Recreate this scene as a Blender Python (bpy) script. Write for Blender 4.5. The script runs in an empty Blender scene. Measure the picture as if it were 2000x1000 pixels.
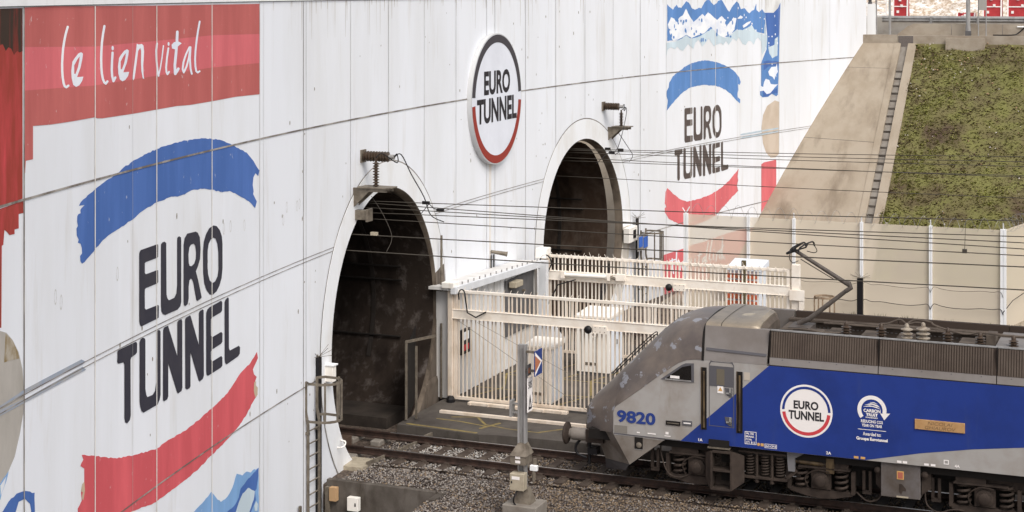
import bpy, bmesh, math, random
import numpy as np
from mathutils import Vector, Matrix
from mathutils.geometry import delaunay_2d_cdt
R=math.radians
S=bpy.context.scene
COL=S.collection
# ---------------------------------------------------------------- camera
# world axes: x along the tracks (away from the portal), y across them (away from the viewer), z up, rail head at z = 0
FPX,HC,H0,YAW=3317.0,11.6,-20.0,R(22.1)
CU,CV=16.49,-39.28
cu,su=math.cos(YAW),math.sin(YAW)
cd=bpy.data.cameras.new('camera'); cam=bpy.data.objects.new('camera',cd); COL.objects.link(cam)
cam.location=(CU,CV,HC); cam.rotation_euler=(R(90),0,YAW)
cd.sensor_width=36; cd.lens=36*FPX/2000; cd.shift_y=-0.26; cd.clip_start=0.5; cd.clip_end=2000
S.camera=cam
# ---------------------------------------------------------------- sky, sun, exposure
SUN_EL,SUN_AZ=R(50),R(131)          # azimuth measured clockwise from +y
W=bpy.data.worlds.new('World'); S.world=W; W.use_nodes=True
nt=W.node_tree; nt.nodes.clear()
sky=nt.nodes.new('ShaderNodeTexSky'); sky.sky_type='NISHITA'; sky.sun_disc=False
sky.sun_elevation=SUN_EL; sky.sun_rotation=SUN_AZ; sky.air_density=1.0; sky.dust_density=3.0; sky.ozone_density=1.0
hs=nt.nodes.new('ShaderNodeHueSaturation'); hs.inputs['Saturation'].default_value=0.38
bg=nt.nodes.new('ShaderNodeBackground'); bg.inputs[1].default_value=0.13
wo=nt.nodes.new('ShaderNodeOutputWorld')
nt.links.new(sky.outputs[0],hs.inputs['Color']); nt.links.new(hs.outputs[0],bg.inputs[0]); nt.links.new(bg.outputs[0],wo.inputs[0])
sl=bpy.data.lights.new('sun','SUN'); sl.energy=1.5; sl.angle=R(34); sl.color=(1,.955,.89)
so=bpy.data.objects.new('sun',sl); COL.objects.link(so)
sd=Vector((math.sin(SUN_AZ)*math.cos(SUN_EL),math.cos(SUN_AZ)*math.cos(SUN_EL),math.sin(SUN_EL)))
so.rotation_euler=(-sd).to_track_quat('-Z','Y').to_euler()
S.view_settings.view_transform='Standard'; S.view_settings.look='None'
S.view_settings.exposure=0.47; S.view_settings.gamma=1
S.render.resolution_x=1024; S.render.resolution_y=512
S.render.engine='CYCLES'
try: S.cycles.max_bounces=8; S.cycles.transparent_max_bounces=24
except Exception: pass
# ---------------------------------------------------------------- surveying helpers: where a sight line meets a real surface
def ray(x,y):
    a=(x-1000)/FPX; b=-(y-H0)/FPX
    return (a*cu-su, a*su+cu, b)
def atv(x,y,v):
    d=ray(x,y); t=(v-CV)/d[1]; return Vector((CU+d[0]*t,v,HC+d[2]*t))
def atu(x,y,u):
    d=ray(x,y); t=(u-CU)/d[0]; return Vector((u,CV+d[1]*t,HC+d[2]*t))
def atz(x,y,z):
    d=ray(x,y); t=(z-HC)/d[2]; return Vector((CU+d[0]*t,CV+d[1]*t,z))
WR,WV,WU=115.0,10.0,-3.85          # the portal wall is an arc in plan
def wu(v): return WU+WR-math.sqrt(WR*WR-(v-WV)**2)
def wn(v):
    return Vector((WU+WR-wu(v),WV-v,0)).normalized()
def atw(x,y):
    d=ray(x,y); o=(CU-(WU+WR),CV-WV)
    a=d[0]**2+d[1]**2; b=2*(o[0]*d[0]+o[1]*d[1]); c=o[0]**2+o[1]**2-WR*WR
    t=(-b+math.sqrt(b*b-4*a*c))/(2*a)
    return (CV+d[1]*t, HC+d[2]*t)     # (v, z) on the wall
def wp(v,z,off=0):
    n=wn(v); return Vector((wu(v)+n.x*off, v+n.y*off, z))
# ---------------------------------------------------------------- materials
def lin(c): c=c/255.; return c/12.92 if c<=.04045 else ((c+.055)/1.055)**2.4
def rgb(r,g,b,k=1.0): return (min(lin(r)*k,.95),min(lin(g)*k,.95),min(lin(b)*k,.95),1)
MATS={}
KEEP=('white','mural','collar','cream','cabinet','sign','decal','lean_to','pale_blue','streak','chip','sealant','peeled','locker','wall_moss','notice','lettering')
XTRA={'apron_concrete':.60,'sooty_walkway':.8,'tan_concrete_slope':.88,'ballast':1.6,'stone_pale':1.15,'stone_grey':1.25,'stone_dark':1.9,'stone_rust':2.4,'stone_brown':2.5,'stone_lime':1.0,'dirty_concrete':.85,'loco_blue_paint':1.0,'grass_a':1.12,'grass_b':1.15,'grass_c':1.1,'bank_soil':1.12,'tunnel_lining':.85,'tunnel_lining_brown':.72,'galvanised_steel':1.05,'channel_concrete':1.0,'sleeper_concrete':.95,'bogie_grime':.85,'loco_nose_dark':1.5,'loco_grey_paint':1.1,'loco_upper_grey':1.08,'loco_roof_grime':1.1,'loco_louvre_brown':1.1,'jamb_concrete':1.1,'underframe_black':.6,'flint_rubble':1.1,'sooty_concrete':.78}
def mat(name,c1,c2=None,scale=(1,1,1),lo=.4,hi=.65,rough=.75,metal=0,bump=0,bscale=40,detail=6,c3=None,s3=(1,1,1),lo3=.55,hi3=.75,spec=.3,vor=None):
    if name in MATS: return MATS[name]
    kk=1.0 if any(w in name for w in KEEP) else .80*XTRA.get(name,1.0)
    sc_=lambda c:None if c is None else tuple(min(x*kk,.95) for x in c[:3])+(1,)
    c1,c2,c3=sc_(c1),sc_(c2),sc_(c3)
    m=bpy.data.materials.new(name); m.use_nodes=True; n=m.node_tree; b=n.nodes['Principled BSDF']
    b.inputs['Roughness'].default_value=rough; b.inputs['Metallic'].default_value=metal
    b.inputs['Specular IOR Level'].default_value=spec
    b.inputs['Base Color'].default_value=c1
    tc=n.nodes.new('ShaderNodeTexCoord')
    def noise(sc,det):
        mp=n.nodes.new('ShaderNodeMapping'); mp.inputs['Scale'].default_value=sc
        n.links.new(tc.outputs['Object'],mp.inputs[0])
        t=n.nodes.new('ShaderNodeTexNoise'); t.inputs['Scale'].default_value=1; t.inputs['Detail'].default_value=det; t.inputs['Roughness'].default_value=.62
        n.links.new(mp.outputs[0],t.inputs[0]); return t
    def ramp(src,l,h):
        r=n.nodes.new('ShaderNodeMapRange'); r.inputs[1].default_value=l; r.inputs[2].default_value=h
        n.links.new(src,r.inputs[0]); return r.outputs[0]
    def mix(f,a,bb):
        x=n.nodes.new('ShaderNodeMix'); x.data_type='RGBA'
        n.links.new(f,x.inputs[0])
        for s,i in ((a,6),(bb,7)):
            if isinstance(s,tuple): x.inputs[i].default_value=s
            else: n.links.new(s,x.inputs[i])
        return x.outputs[2]
    col=None
    if c2:
        t=noise(scale,detail); col=mix(ramp(t.outputs[0],lo,hi),c1,c2)
    if c3:
        t=noise(s3,detail); col=mix(ramp(t.outputs[0],lo3,hi3),col if col is not None else c1,c3)
    if vor:
        mp=n.nodes.new('ShaderNodeMapping'); mp.inputs['Scale'].default_value=(vor,)*3; n.links.new(tc.outputs['Object'],mp.inputs[0])
        vt=n.nodes.new('ShaderNodeTexVoronoi'); vt.inputs['Scale'].default_value=1; n.links.new(mp.outputs[0],vt.inputs[0])
        sp=n.nodes.new('ShaderNodeSeparateColor'); n.links.new(vt.outputs['Color'],sp.inputs[0])
        g=n.nodes.new('ShaderNodeMapRange'); g.inputs[3].default_value=.45; g.inputs[4].default_value=1.6; n.links.new(sp.outputs[0],g.inputs[0])
        x=n.nodes.new('ShaderNodeVectorMath'); x.operation='SCALE'
        if col is None: x.inputs[0].default_value=c1[:3]
        else: n.links.new(col,x.inputs[0])
        n.links.new(g.outputs[0],x.inputs['Scale']); col=x.outputs[0]
    if col is not None: n.links.new(col,b.inputs['Base Color'])
    if bump:
        t=noise((bscale,)*3,4); bp=n.nodes.new('ShaderNodeBump'); bp.inputs['Strength'].default_value=bump; bp.inputs['Distance'].default_value=.02
        n.links.new(t.outputs[0],bp.inputs['Height']); n.links.new(bp.outputs[0],b.inputs['Normal'])
    MATS[name]=m; return m
def panel_tone(m,sv=.39,sz=.33,lo=.955):
    n=m.node_tree; b=n.nodes['Principled BSDF']; src=b.inputs['Base Color'].links[0].from_socket
    tc=n.nodes.new('ShaderNodeTexCoord'); mp=n.nodes.new('ShaderNodeMapping'); mp.inputs['Scale'].default_value=(0,sv,sz); mp.inputs['Location'].default_value=(0,.45,.25); n.links.new(tc.outputs['Object'],mp.inputs[0])
    fl=n.nodes.new('ShaderNodeVectorMath'); fl.operation='FLOOR'; n.links.new(mp.outputs[0],fl.inputs[0])
    wn_=n.nodes.new('ShaderNodeTexWhiteNoise'); n.links.new(fl.outputs[0],wn_.inputs[0])
    mr=n.nodes.new('ShaderNodeMapRange'); mr.inputs[3].default_value=lo; n.links.new(wn_.outputs[0],mr.inputs[0])
    x=n.nodes.new('ShaderNodeVectorMath'); x.operation='SCALE'; n.links.new(src,x.inputs[0]); n.links.new(mr.outputs[0],x.inputs['Scale']); n.links.new(x.outputs[0],b.inputs['Base Color'])
# white painted concrete: faint streaks running down, specks
M_wall=mat('white_painted_concrete',rgb(235,237,242),rgb(225,226,228),(.55,.55,.12),.40,.72,.7,c3=rgb(204,199,191),s3=(1.9,1.9,.24),lo3=.57,hi3=.95,bump=.05,bscale=6)
panel_tone(M_wall)
M_wallclean=mat('white_trim_paint',rgb(238,238,238),rgb(224,224,222),(2,2,.2),.5,.7)
M_white=mat('bright_white_paint',rgb(238,238,238))
M_joint=mat('sealant_dark',rgb(112,104,97),rgb(166,160,153),(1.2,1.2,1.2),.45,.6)
M_jointl=mat('sealant_pale',rgb(196,194,190),rgb(160,156,150),(1.5,1.5,.4),.5,.65)
M_jointw=mat('sealant_white',rgb(232,228,222),rgb(206,200,190),(2,2,2),.5,.7)
def paint(name,r,g,b,k=1.08,fade=1.25,sc=(1.5,1.5,.25)):
    c=rgb(r,g,b,k); f=tuple(min(x*fade+.015,.95) for x in c[:3])+(1,)
    return mat(name,c,f,sc,.42,.75,.75,c3=tuple(x*.45+.40 for x in c[:3])+(1,),s3=(7,7,5),lo3=.66,hi3=.72,detail=9)
M_blue=paint('mural_blue',67,100,162); M_blue2=paint('mural_blue_faded',86,126,180); M_lblue=paint('mural_light_blue',120,158,200)
M_red=paint('mural_red',196,84,90); M_redb=paint('mural_red_band',199,100,105); M_redd=paint('mural_red_dark',176,92,88)
M_redo=mat('mural_red_stained',rgb(150,58,48,1.08),rgb(196,72,76,1.08),(2.5,2.5,.5),.45,.7,.75)
M_char=mat('mural_charcoal',rgb(51,50,61),rgb(60,58,66),(2,2,2),.4,.7,.7); M_char2=mat('mural_brown_black',rgb(86,76,72),rgb(96,86,82),(2,2,2))
M_pgrey=paint('mural_pale_grey',186,200,208); M_lav=paint('mural_lavender',220,224,234)
M_taup=mat('mural_taupe',rgb(184,178,170),rgb(160,154,146),(1.2,1.2,.5),.4,.7); M_sand=mat('mural_sand',rgb(205,190,174),rgb(190,172,152),(1.2,1.2,.8),.4,.7)
M_gbar=mat('mural_grey_blue',rgb(150,160,176),rgb(170,170,172),(3,3,3),.4,.65); M_gbar2=mat('mural_pale_blue',rgb(178,194,206),rgb(196,206,212),(3,3,3))
M_moss=mat('wall_grime',rgb(66,50,40),rgb(132,52,42),(5,5,.6),.47,.60); M_tanpeel=mat('peeled_tan',rgb(196,176,150))
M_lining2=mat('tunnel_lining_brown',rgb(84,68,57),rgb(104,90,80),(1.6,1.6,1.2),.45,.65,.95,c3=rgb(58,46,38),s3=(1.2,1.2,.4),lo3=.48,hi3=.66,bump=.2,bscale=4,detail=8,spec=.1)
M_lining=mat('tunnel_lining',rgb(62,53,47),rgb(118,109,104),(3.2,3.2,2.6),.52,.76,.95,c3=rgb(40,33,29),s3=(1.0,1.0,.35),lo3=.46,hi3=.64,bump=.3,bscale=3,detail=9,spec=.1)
M_jamb=mat('jamb_concrete',rgb(128,117,106),rgb(96,85,75),(1.5,1.5,.7),.38,.66,.9,c3=rgb(62,52,44),s3=(2.2,2.2,.45),lo3=.56,hi3=.74,bump=.2,bscale=10)
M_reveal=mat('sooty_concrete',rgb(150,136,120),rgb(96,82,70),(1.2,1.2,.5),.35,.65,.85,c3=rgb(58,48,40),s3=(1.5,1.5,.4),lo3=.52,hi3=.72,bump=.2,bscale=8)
M_collar=mat('collar_paint',rgb(234,235,237),rgb(222,220,217),(1.2,1.2,.5),.45,.7,c3=rgb(176,166,150),s3=(2.0,2.0,.2),lo3=.64,hi3=.95)
M_dirtc=mat('dirty_concrete',rgb(120,112,104),rgb(84,76,68),(1.5,1.5,1.0),.4,.65,.9,c3=rgb(60,48,36),s3=(2.2,2.2,.5),lo3=.55,hi3=.75,bump=.25,bscale=15)
M_apron=mat('apron_concrete',rgb(128,120,112),rgb(96,88,82),(.8,.8,.8),.4,.65,.9,c3=rgb(64,56,50),s3=(2.2,.6,1),lo3=.55,hi3=.8,bump=.2,bscale=25)
M_yline=mat('worn_yellow_line',rgb(160,142,84),rgb(128,112,78),(5,5,5),.4,.6)
M_ballast=mat('ballast',rgb(84,74,66),rgb(60,50,43),(1.2,1.2,1.2),.4,.65,.95,vor=22,bump=1.0,bscale=22)
M_rail=mat('rail_rust',rgb(70,52,44),rgb(50,38,33),(6,6,6),.4,.6,.7)
M_railtop=mat('rail_polished',rgb(190,186,184),rough=.35,metal=.8)
M_sleeper=mat('sleeper_concrete',rgb(98,86,76),rgb(72,60,52),(4,4,4),.4,.65,.9)
M_tan=mat('tan_concrete_slope',rgb(184,170,151),rgb(172,157,137),(.8,.45,.6),.45,.60,.9,c3=rgb(146,131,113),s3=(1.0,.30,.4),lo3=.52,hi3=.70,bump=.2,bscale=12,detail=10)
M_chan=mat('channel_concrete',rgb(150,143,134),rgb(130,121,111),(2,2,2),.4,.65,.9)
M_soil=mat('bank_soil',rgb(108,101,66),rgb(116,114,66),(1.3,1.3,1.3),.42,.6,.95,c3=rgb(84,68,56),s3=(.45,.45,.45),lo3=.5,hi3=.68,bump=.8,bscale=9)
M_parap=mat('old_parapet_concrete',rgb(180,168,152),rgb(156,142,125),(1.2,1.2,1.5),.4,.65,.9,c3=rgb(130,118,100),s3=(1.5,1.5,.5),lo3=.58,hi3=.8)
M_rubble=mat('flint_rubble',rgb(228,216,202),rgb(186,164,140),(5,5,7),.45,.55,.9,c3=rgb(246,242,238),s3=(2.2,2.2,3),lo3=.52,hi3=.60,bump=.6,bscale=8)
M_galv=mat('galvanised_steel',rgb(176,174,172),rgb(150,147,144),(5,5,2),.4,.65,.5,metal=.3)
M_galvd=mat('weathered_steel',rgb(142,132,118),rgb(108,98,86),(5,5,5),.4,.65,.6,metal=.2)
M_cream=mat('cream_gate_paint',rgb(243,234,222),rgb(230,217,201),(2.5,2.5,2.5),.42,.7,.6,c3=rgb(176,152,128),s3=(6,6,2),lo3=.66,hi3=.85)
M_creamd=mat('dirty_cream_paint',rgb(230,216,200),rgb(204,186,166),(3,3,1.2),.42,.66,.65)
M_lbl=mat('pale_blue_paint',rgb(214,215,217),rgb(200,201,203),(2,2,1),.4,.7)
M_gwall=mat('lean_to_cladding',rgb(216,214,212),rgb(192,188,182),(1.5,1.5,.3),.4,.7,c3=rgb(170,164,156),s3=(5,5,.2),lo3=.6,hi3=.8)
M_dgrey=mat('dark_grey_door',rgb(110,108,108),rgb(92,90,90),(2,2,1))
M_black=mat('black_plastic',rgb(30,28,30),rough=.5)
M_cab=mat('cabinet_white',rgb(243,239,232),rgb(233,226,216),(2,2,.6),.42,.7,.55,c3=rgb(198,186,168),s3=(5,5,.5),lo3=.62,hi3=.85)
M_cabb=mat('cabinet_blue_white',rgb(226,230,236),rgb(214,219,226),(2,2,.8))
M_beige=mat('beige_box_paint',rgb(190,178,156),rgb(170,158,138),(6,6,6))
M_orange=mat('orange_netting',rgb(214,96,62),rgb(200,120,80),(9,9,9),.4,.6)
M_barr=mat('red_plastic_barrier',rgb(196,64,68),rgb(180,52,56),(3,3,3),.4,.7,.5)
M_sred=mat('sign_red',rgb(148,56,46)); M_sblk=mat('sign_charcoal',rgb(70,66,70)); M_sface=mat('sign_face',rgb(226,228,236),rgb(218,220,228),(1,1,1)); M_blk=mat('lettering_black',rgb(46,42,46))
M_sbl=mat('sign_blue',rgb(44,62,120)); M_sor=mat('sign_orange',rgb(176,110,78)); M_sbl2=mat('notice_blue',rgb(60,104,190))
M_porc=mat('brown_porcelain',rgb(74,60,50),rgb(90,76,64),(8,8,8),rough=.35); M_porcw=mat('pale_porcelain',rgb(178,166,150),rgb(136,122,106),(8,8,8),rough=.4)
M_wire=mat('overhead_wire',rgb(84,78,70),rough=.6,metal=.3)
# locomotive
M_lgrey=mat('loco_grey_paint',rgb(172,168,164),rgb(156,148,140),(1.2,1.2,1.2),.42,.68,.45,c3=rgb(138,124,108),s3=(2.2,2.2,.5),lo3=.60,hi3=.85)
M_lgrey2=mat('loco_upper_grey',rgb(138,132,128),rgb(124,116,110),(1.2,1.2,1.2),.42,.68,.5)
M_hood=mat('loco_nose_dark',rgb(86,79,76),rgb(108,98,90),(1.1,1.1,1.1),.42,.66,.38,c3=rgb(128,128,133),s3=(1.9,1.9,2.6),lo3=.57,hi3=.585,detail=9)
M_dome=mat('loco_roof_bronze',rgb(140,130,118),rgb(172,158,138),(1.2,1.2,1.2),.4,.66,.4,metal=.25,c3=rgb(104,94,84),s3=(1.5,1.5,2),lo3=.55,hi3=.75)
M_lblue_t=mat('loco_blue_paint',rgb(42,66,146),rgb(39,60,132),(1.1,1.1,1.1),.42,.66,.35,c3=rgb(66,80,136),s3=(2.6,2.6,.35),lo3=.60,hi3=.9)
M_rib=mat('loco_louvre_brown',rgb(98,86,76),rgb(82,70,62),(1.5,1.5,1.5),.4,.65,.6); M_ribd=mat('loco_louvre_dark',rgb(70,58,50))
M_roofd=mat('loco_roof_grime',rgb(104,93,83),rgb(76,66,58),(2,2,2),.4,.65,.8)
M_bogie=mat('bogie_grime',rgb(78,66,58),rgb(58,48,42),(4,4,4),.4,.65,.8)
M_bogied=mat('underframe_black',rgb(40,34,30)); M_yel=mat('door_handrail_brass',rgb(110,92,66),rgb(60,48,38),(8,8,2),.4,.6,.5)
M_glass=mat('dark_glass',rgb(26,24,24),rough=.12,spec=.6); M_brass=mat('brass_plaque',rgb(202,160,112),rgb(190,146,98),(6,6,6),rough=.4)
M_dial=mat('loco_door_dark',rgb(98,96,100)); M_decalw=mat('decal_white',rgb(238,232,228)); M_decalr=mat('decal_red',rgb(200,66,72)); M_decaly=mat('decal_amber',rgb(206,160,96))
M_num=mat('number_blue',rgb(46,68,140)); M_valance=mat('loco_valance_grey',rgb(140,132,124),rgb(112,102,92),(2,2,2),.4,.66,.5)
# ---------------------------------------------------------------- object helpers
def worldloc(o):
    p=Vector((0,0,0))
    while o is not None: p=p+o.location; o=o.parent
    return p
def tag(o,label=None,cat=None,group=None,kind=None):
    if label: o['label']=label
    if cat: o['category']=cat
    if group: o['group']=group
    if kind: o['kind']=kind
    return o
def thing(name,label,cat,loc,group=None):
    o=bpy.data.objects.new(name,None); o.empty_display_size=.2; COL.objects.link(o); o.location=loc
    return tag(o,label,cat,group)
def link(name,me,m,parent=None,smooth=False):
    ms=m if isinstance(m,(list,tuple)) else [m]
    for x in ms: me.materials.append(x)
    if smooth:
        for p in me.polygons: p.use_smooth=True
    o=bpy.data.objects.new(name,me); COL.objects.link(o)
    if parent is not None:
        o.parent=parent
        rootp=parent
        while rootp.parent is not None: rootp=rootp.parent
        o.matrix_parent_inverse=Matrix.Translation(-rootp.location) if parent is rootp else Matrix.Identity(4)
    return o
class MB:
    def __init__(s): s.v=[]; s.f=[]; s.mi=[]; s.k=0
    def add(s,vs,fs):
        o=len(s.v); s.v+= [tuple(p) for p in vs]
        for f in fs: s.f.append(tuple(i+o for i in f)); s.mi.append(s.k)
        return s
    def box(s,a,b):
        x0,x1=sorted((a[0],b[0])); y0,y1=sorted((a[1],b[1])); z0,z1=sorted((a[2],b[2]))
        return s.hexa([(x0,y0,z0),(x1,y0,z0),(x1,y1,z0),(x0,y1,z0),(x0,y0,z1),(x1,y0,z1),(x1,y1,z1),(x0,y1,z1)])
    def hexa(s,p):
        return s.add(p,[(3,2,1,0),(4,5,6,7),(0,1,5,4),(1,2,6,5),(2,3,7,6),(3,0,4,7)])
    def bar(s,p,q,w,h=None,up=(0,0,1)):
        p=Vector(p);q=Vector(q); d=(q-p).normalized(); up=Vector(up)
        if abs(d.dot(up))>.98: up=Vector((1,0,0))
        a=d.cross(up).normalized()*(w/2); b=a.cross(d).normalized()*((h or w)/2)
        return s.hexa([p-a-b,p+a-b,q+a-b,q-a-b,p-a+b,p+a+b,q+a+b,q-a+b])
    def tube(s,pts,r,n=8,caps=True):
        pts=[Vector(p) for p in pts]
        if 4<=len(pts)<=12 and not isinstance(r,(list,tuple)):
            q=[]; P=[pts[0]]+pts+[pts[-1]]
            for i in range(1,len(P)-2):
                for k in range(5):
                    t=k/5; a,b_,c_,d_=P[i-1],P[i],P[i+1],P[i+2]
                    q.append(.5*((2*b_)+(c_-a)*t+(2*a-5*b_+4*c_-d_)*t*t+(3*b_-a-3*c_+d_)*t**3))
            pts=q+[P[-1]]
        rs=r if isinstance(r,(list,tuple)) else [r]*len(pts)
        ring=[]; ref=None
        for i,p in enumerate(pts):
            t=((pts[min(i+1,len(pts)-1)]-pts[max(i-1,0)])).normalized()
            if ref is None:
                ref=Vector((0,0,1)) if abs(t.z)<.9 else Vector((1,0,0))
            a=t.cross(ref)
            if a.length<1e-4: a=t.cross(Vector((0,1,.3)))
            a.normalize(); b=a.cross(t).normalized(); ref=b
            ring.append([p+(a*math.cos(2*math.pi*k/n)+b*math.sin(2*math.pi*k/n))*rs[i] for k in range(n)])
        vs=[q for rr in ring for q in rr]; fs=[]
        for i in range(len(pts)-1):
            for k in range(n): fs.append((i*n+k,i*n+(k+1)%n,(i+1)*n+(k+1)%n,(i+1)*n+k))
        if caps: fs.append(tuple(range(n-1,-1,-1))); fs.append(tuple(range((len(pts)-1)*n,len(pts)*n)))
        return s.add(vs,fs)
    def lathe(s,base,axis,prof,n=14):
        base=Vector(base); ax=Vector(axis).normalized(); ref=Vector((0,0,1)) if abs(ax.z)<.9 else Vector((1,0,0))
        a=ax.cross(ref).normalized(); b=ax.cross(a)
        vs=[];fs=[]
        for (r,h) in prof:
            for k in range(n):
                t=2*math.pi*k/n; vs.append(base+ax*h+(a*math.cos(t)+b*math.sin(t))*r)
        for i in range(len(prof)-1):
            for k in range(n): fs.append((i*n+k,i*n+(k+1)%n,(i+1)*n+(k+1)%n,(i+1)*n+k))
        fs.append(tuple(range(n-1,-1,-1))); fs.append(tuple(range((len(prof)-1)*n,len(prof)*n)))
        return s.add(vs,fs)
    def prism(s,pts,d):      # polygon of 3D points swept by vector d
        n=len(pts); pts=[Vector(p) for p in pts]; d=Vector(d)
        vs=pts+[p+d for p in pts]
        fs=[tuple(range(n-1,-1,-1)),tuple(range(n,2*n))]+[(i,(i+1)%n,n+(i+1)%n,n+i) for i in range(n)]
        return s.add(vs,fs)
    def loft(s,secs,closed=False,caps=True):
        n=len(secs[0]); vs=[p for q in secs for p in q]; fs=[]
        for i in range(len(secs)-1):
            for k in range(n if closed else n-1):
                fs.append((i*n+k,i*n+(k+1)%n,(i+1)*n+(k+1)%n,(i+1)*n+k))
        if caps: fs.append(tuple(range(n-1,-1,-1))); fs.append(tuple(range((len(secs)-1)*n,len(secs)*n)))
        return s.add(vs,fs)
    def build(s,name,m,parent=None,smooth=False,fix=True,bevel=0,sharp=None):
        me=bpy.data.meshes.new(name); me.from_pydata(s.v,[],s.f)
        if isinstance(m,(list,tuple)):
            me.polygons.foreach_set('material_index',s.mi)
        if fix:
            bm=bmesh.new(); bm.from_mesh(me); bmesh.ops.recalc_face_normals(bm,faces=bm.faces); bm.to_mesh(me); bm.free()
        me.update()
        o=link(name,me,m,parent,smooth)
        if smooth and sharp is not None:
            me.set_sharp_from_angle(angle=R(sharp))
        if bevel:
            md=o.modifiers.new('bevel','BEVEL'); md.width=bevel; md.segments=2; md.limit_method='ANGLE'
        return o
def copytree(o,parent=None,loc=None):
    c=o.copy(); COL.objects.link(c)
    if parent is not None: c.parent=parent; c.matrix_parent_inverse=o.matrix_parent_inverse.copy()
    if loc is not None: c.location=loc
    for ch in list(o.children): copytree(ch,c)
    return c
# ---------------------------------------------------------------- flat shapes (paint, lettering) by constrained triangulation
def cdt(polys,holes=(),cuts=None,cutdir=(1,0)):
    co=[];fc=[]
    for p in list(polys)+list(holes):
        if sum(p[i-1][0]*p[i][1]-p[i][0]*p[i-1][1] for i in range(len(p)))<0: p=list(p)[::-1]
        o=len(co); co+=[Vector((q[0],q[1])) for q in p]; fc.append(list(range(o,o+len(p))))
    nh=len(polys)
    vs,es,fs,ov,oe,of=delaunay_2d_cdt(co,[],fc,1,1e-5)
    keep=[f for f,src in zip(fs,of) if src and all(i<nh for i in src)]
    bm=bmesh.new(); bv=[bm.verts.new((v.x,v.y,0)) for v in vs]
    for f in keep:
        try: bm.faces.new([bv[i] for i in f])
        except ValueError: pass
    for v in [v for v in bm.verts if not v.link_faces]: bm.verts.remove(v)
    if cuts is not None and bm.verts:
        xs=[v.co.x for v in bm.verts]; a=math.floor(min(xs)/cuts)*cuts
        while a<max(xs):
            bmesh.ops.bisect_plane(bm,geom=bm.verts[:]+bm.edges[:]+bm.faces[:],plane_co=(a,0,0),plane_no=(1,0,0)); a+=cuts
    return bm
def decal(name,bm,fn,m,parent,flip=False):
    for v in bm.verts: v.co=fn(v.co.x,v.co.y)
    me=bpy.data.meshes.new(name); bm.to_mesh(me); bm.free()
    return link(name,me,m,parent)
def wallpaint(name,polys,m,parent,off=.004,holes=()):
    return decal(name,cdt(polys,holes,1.0),lambda a,b:wp(a,b,off),m,parent)
def circ(cx,cy,r,n=48,ry=None,a0=0,a1=360):
    ry=ry or r
    return [(cx+r*math.cos(R(a0+(a1-a0)*i/n)),cy+ry*math.sin(R(a0+(a1-a0)*i/n))) for i in range(n+(0 if a1-a0==360 else 1))]
def ringarc(cx,cy,r0,r1,a0,a1,n=40):
    return circ(cx,cy,r1,n,None,a0,a1)+circ(cx,cy,r0,n,None,a0,a1)[::-1]
def strokes(lines,w):           # thick polyline as overlapping quads and discs
    out=[]
    for ln in lines:
        for i in range(len(ln)-1):
            (x0,y0),(x1,y1)=ln[i],ln[i+1]; L=math.hypot(x1-x0,y1-y0) or 1; nx,ny=-(y1-y0)/L*w/2,(x1-x0)/L*w/2
            out.append([(x0+nx,y0+ny),(x0-nx,y0-ny),(x1-nx,y1-ny),(x1+nx,y1+ny)])
        for p in ln: out.append(circ(p[0],p[1],w/2,10))
    return out
def textbm(s,box,bold=0.0,slant=0):
    c=bpy.data.curves.new('t','FONT'); c.body=s; c.size=1; c.offset=bold; c.resolution_u=4
    o=bpy.data.objects.new('t',c); COL.objects.link(o); bpy.context.view_layer.update()
    me=bpy.data.meshes.new_from_object(o.evaluated_get(bpy.context.evaluated_depsgraph_get()))
    bpy.data.objects.remove(o); bpy.data.curves.remove(c)
    bm=bmesh.new(); bm.from_mesh(me); bpy.data.meshes.remove(me)
    xs=[v.co.x for v in bm.verts]; ys=[v.co.y for v in bm.verts]
    x0,x1,y0,y1=min(xs),max(xs),min(ys),max(ys)
    for v in bm.verts:
        fy=(v.co.y-y0)/(y1-y0)
        v.co.x=box[0]+(v.co.x-x0)/(x1-x0)*(box[1]-box[0])+slant*fy*(box[3]-box[2]); v.co.y=box[2]+fy*(box[3]-box[2]); v.co.z=0
    return bm
def joinbm(bms):
    out=bmesh.new()
    for b in bms:
        me=bpy.data.meshes.new('x'); b.to_mesh(me); b.free(); out.from_mesh(me); bpy.data.meshes.remove(me)
    return out
# ================================================================ SETTING
def struct(name,mb,m,**k):
    o=mb.build(name,m,None,**k); o['kind']='structure'; return o
GZ=-.30
# ground: one sheet with a sunken pit in front of the retaining wall
PU0,PU1,PV0,PV1,PZ=-5.0,-.16,-11.0,-3.12,-1.9
m=MB()
def sheet(u0,u1,v0,v1,z): m.add([(u0,v0,z),(u1,v0,z),(u1,v1,z),(u0,v1,z)],[(0,1,2,3)])
sheet(-300,PU0,-300,400,GZ); sheet(PU1,300,-300,400,GZ); sheet(PU0,PU1,-300,PV0,GZ); sheet(PU0,PU1,PV1,400,GZ)
sheet(PU0,PU1,PV0,PV1,PZ)
for a,b in (((PU0,PV0),(PU1,PV0)),((PU1,PV0),(PU1,PV1)),((PU1,PV1),(PU0,PV1)),((PU0,PV1),(PU0,PV0))):
    m.add([(a[0],a[1],PZ),(b[0],b[1],PZ),(b[0],b[1],GZ),(a[0],a[1],GZ)],[(0,1,2,3)])
struct('ground',m,M_ballast)
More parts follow.
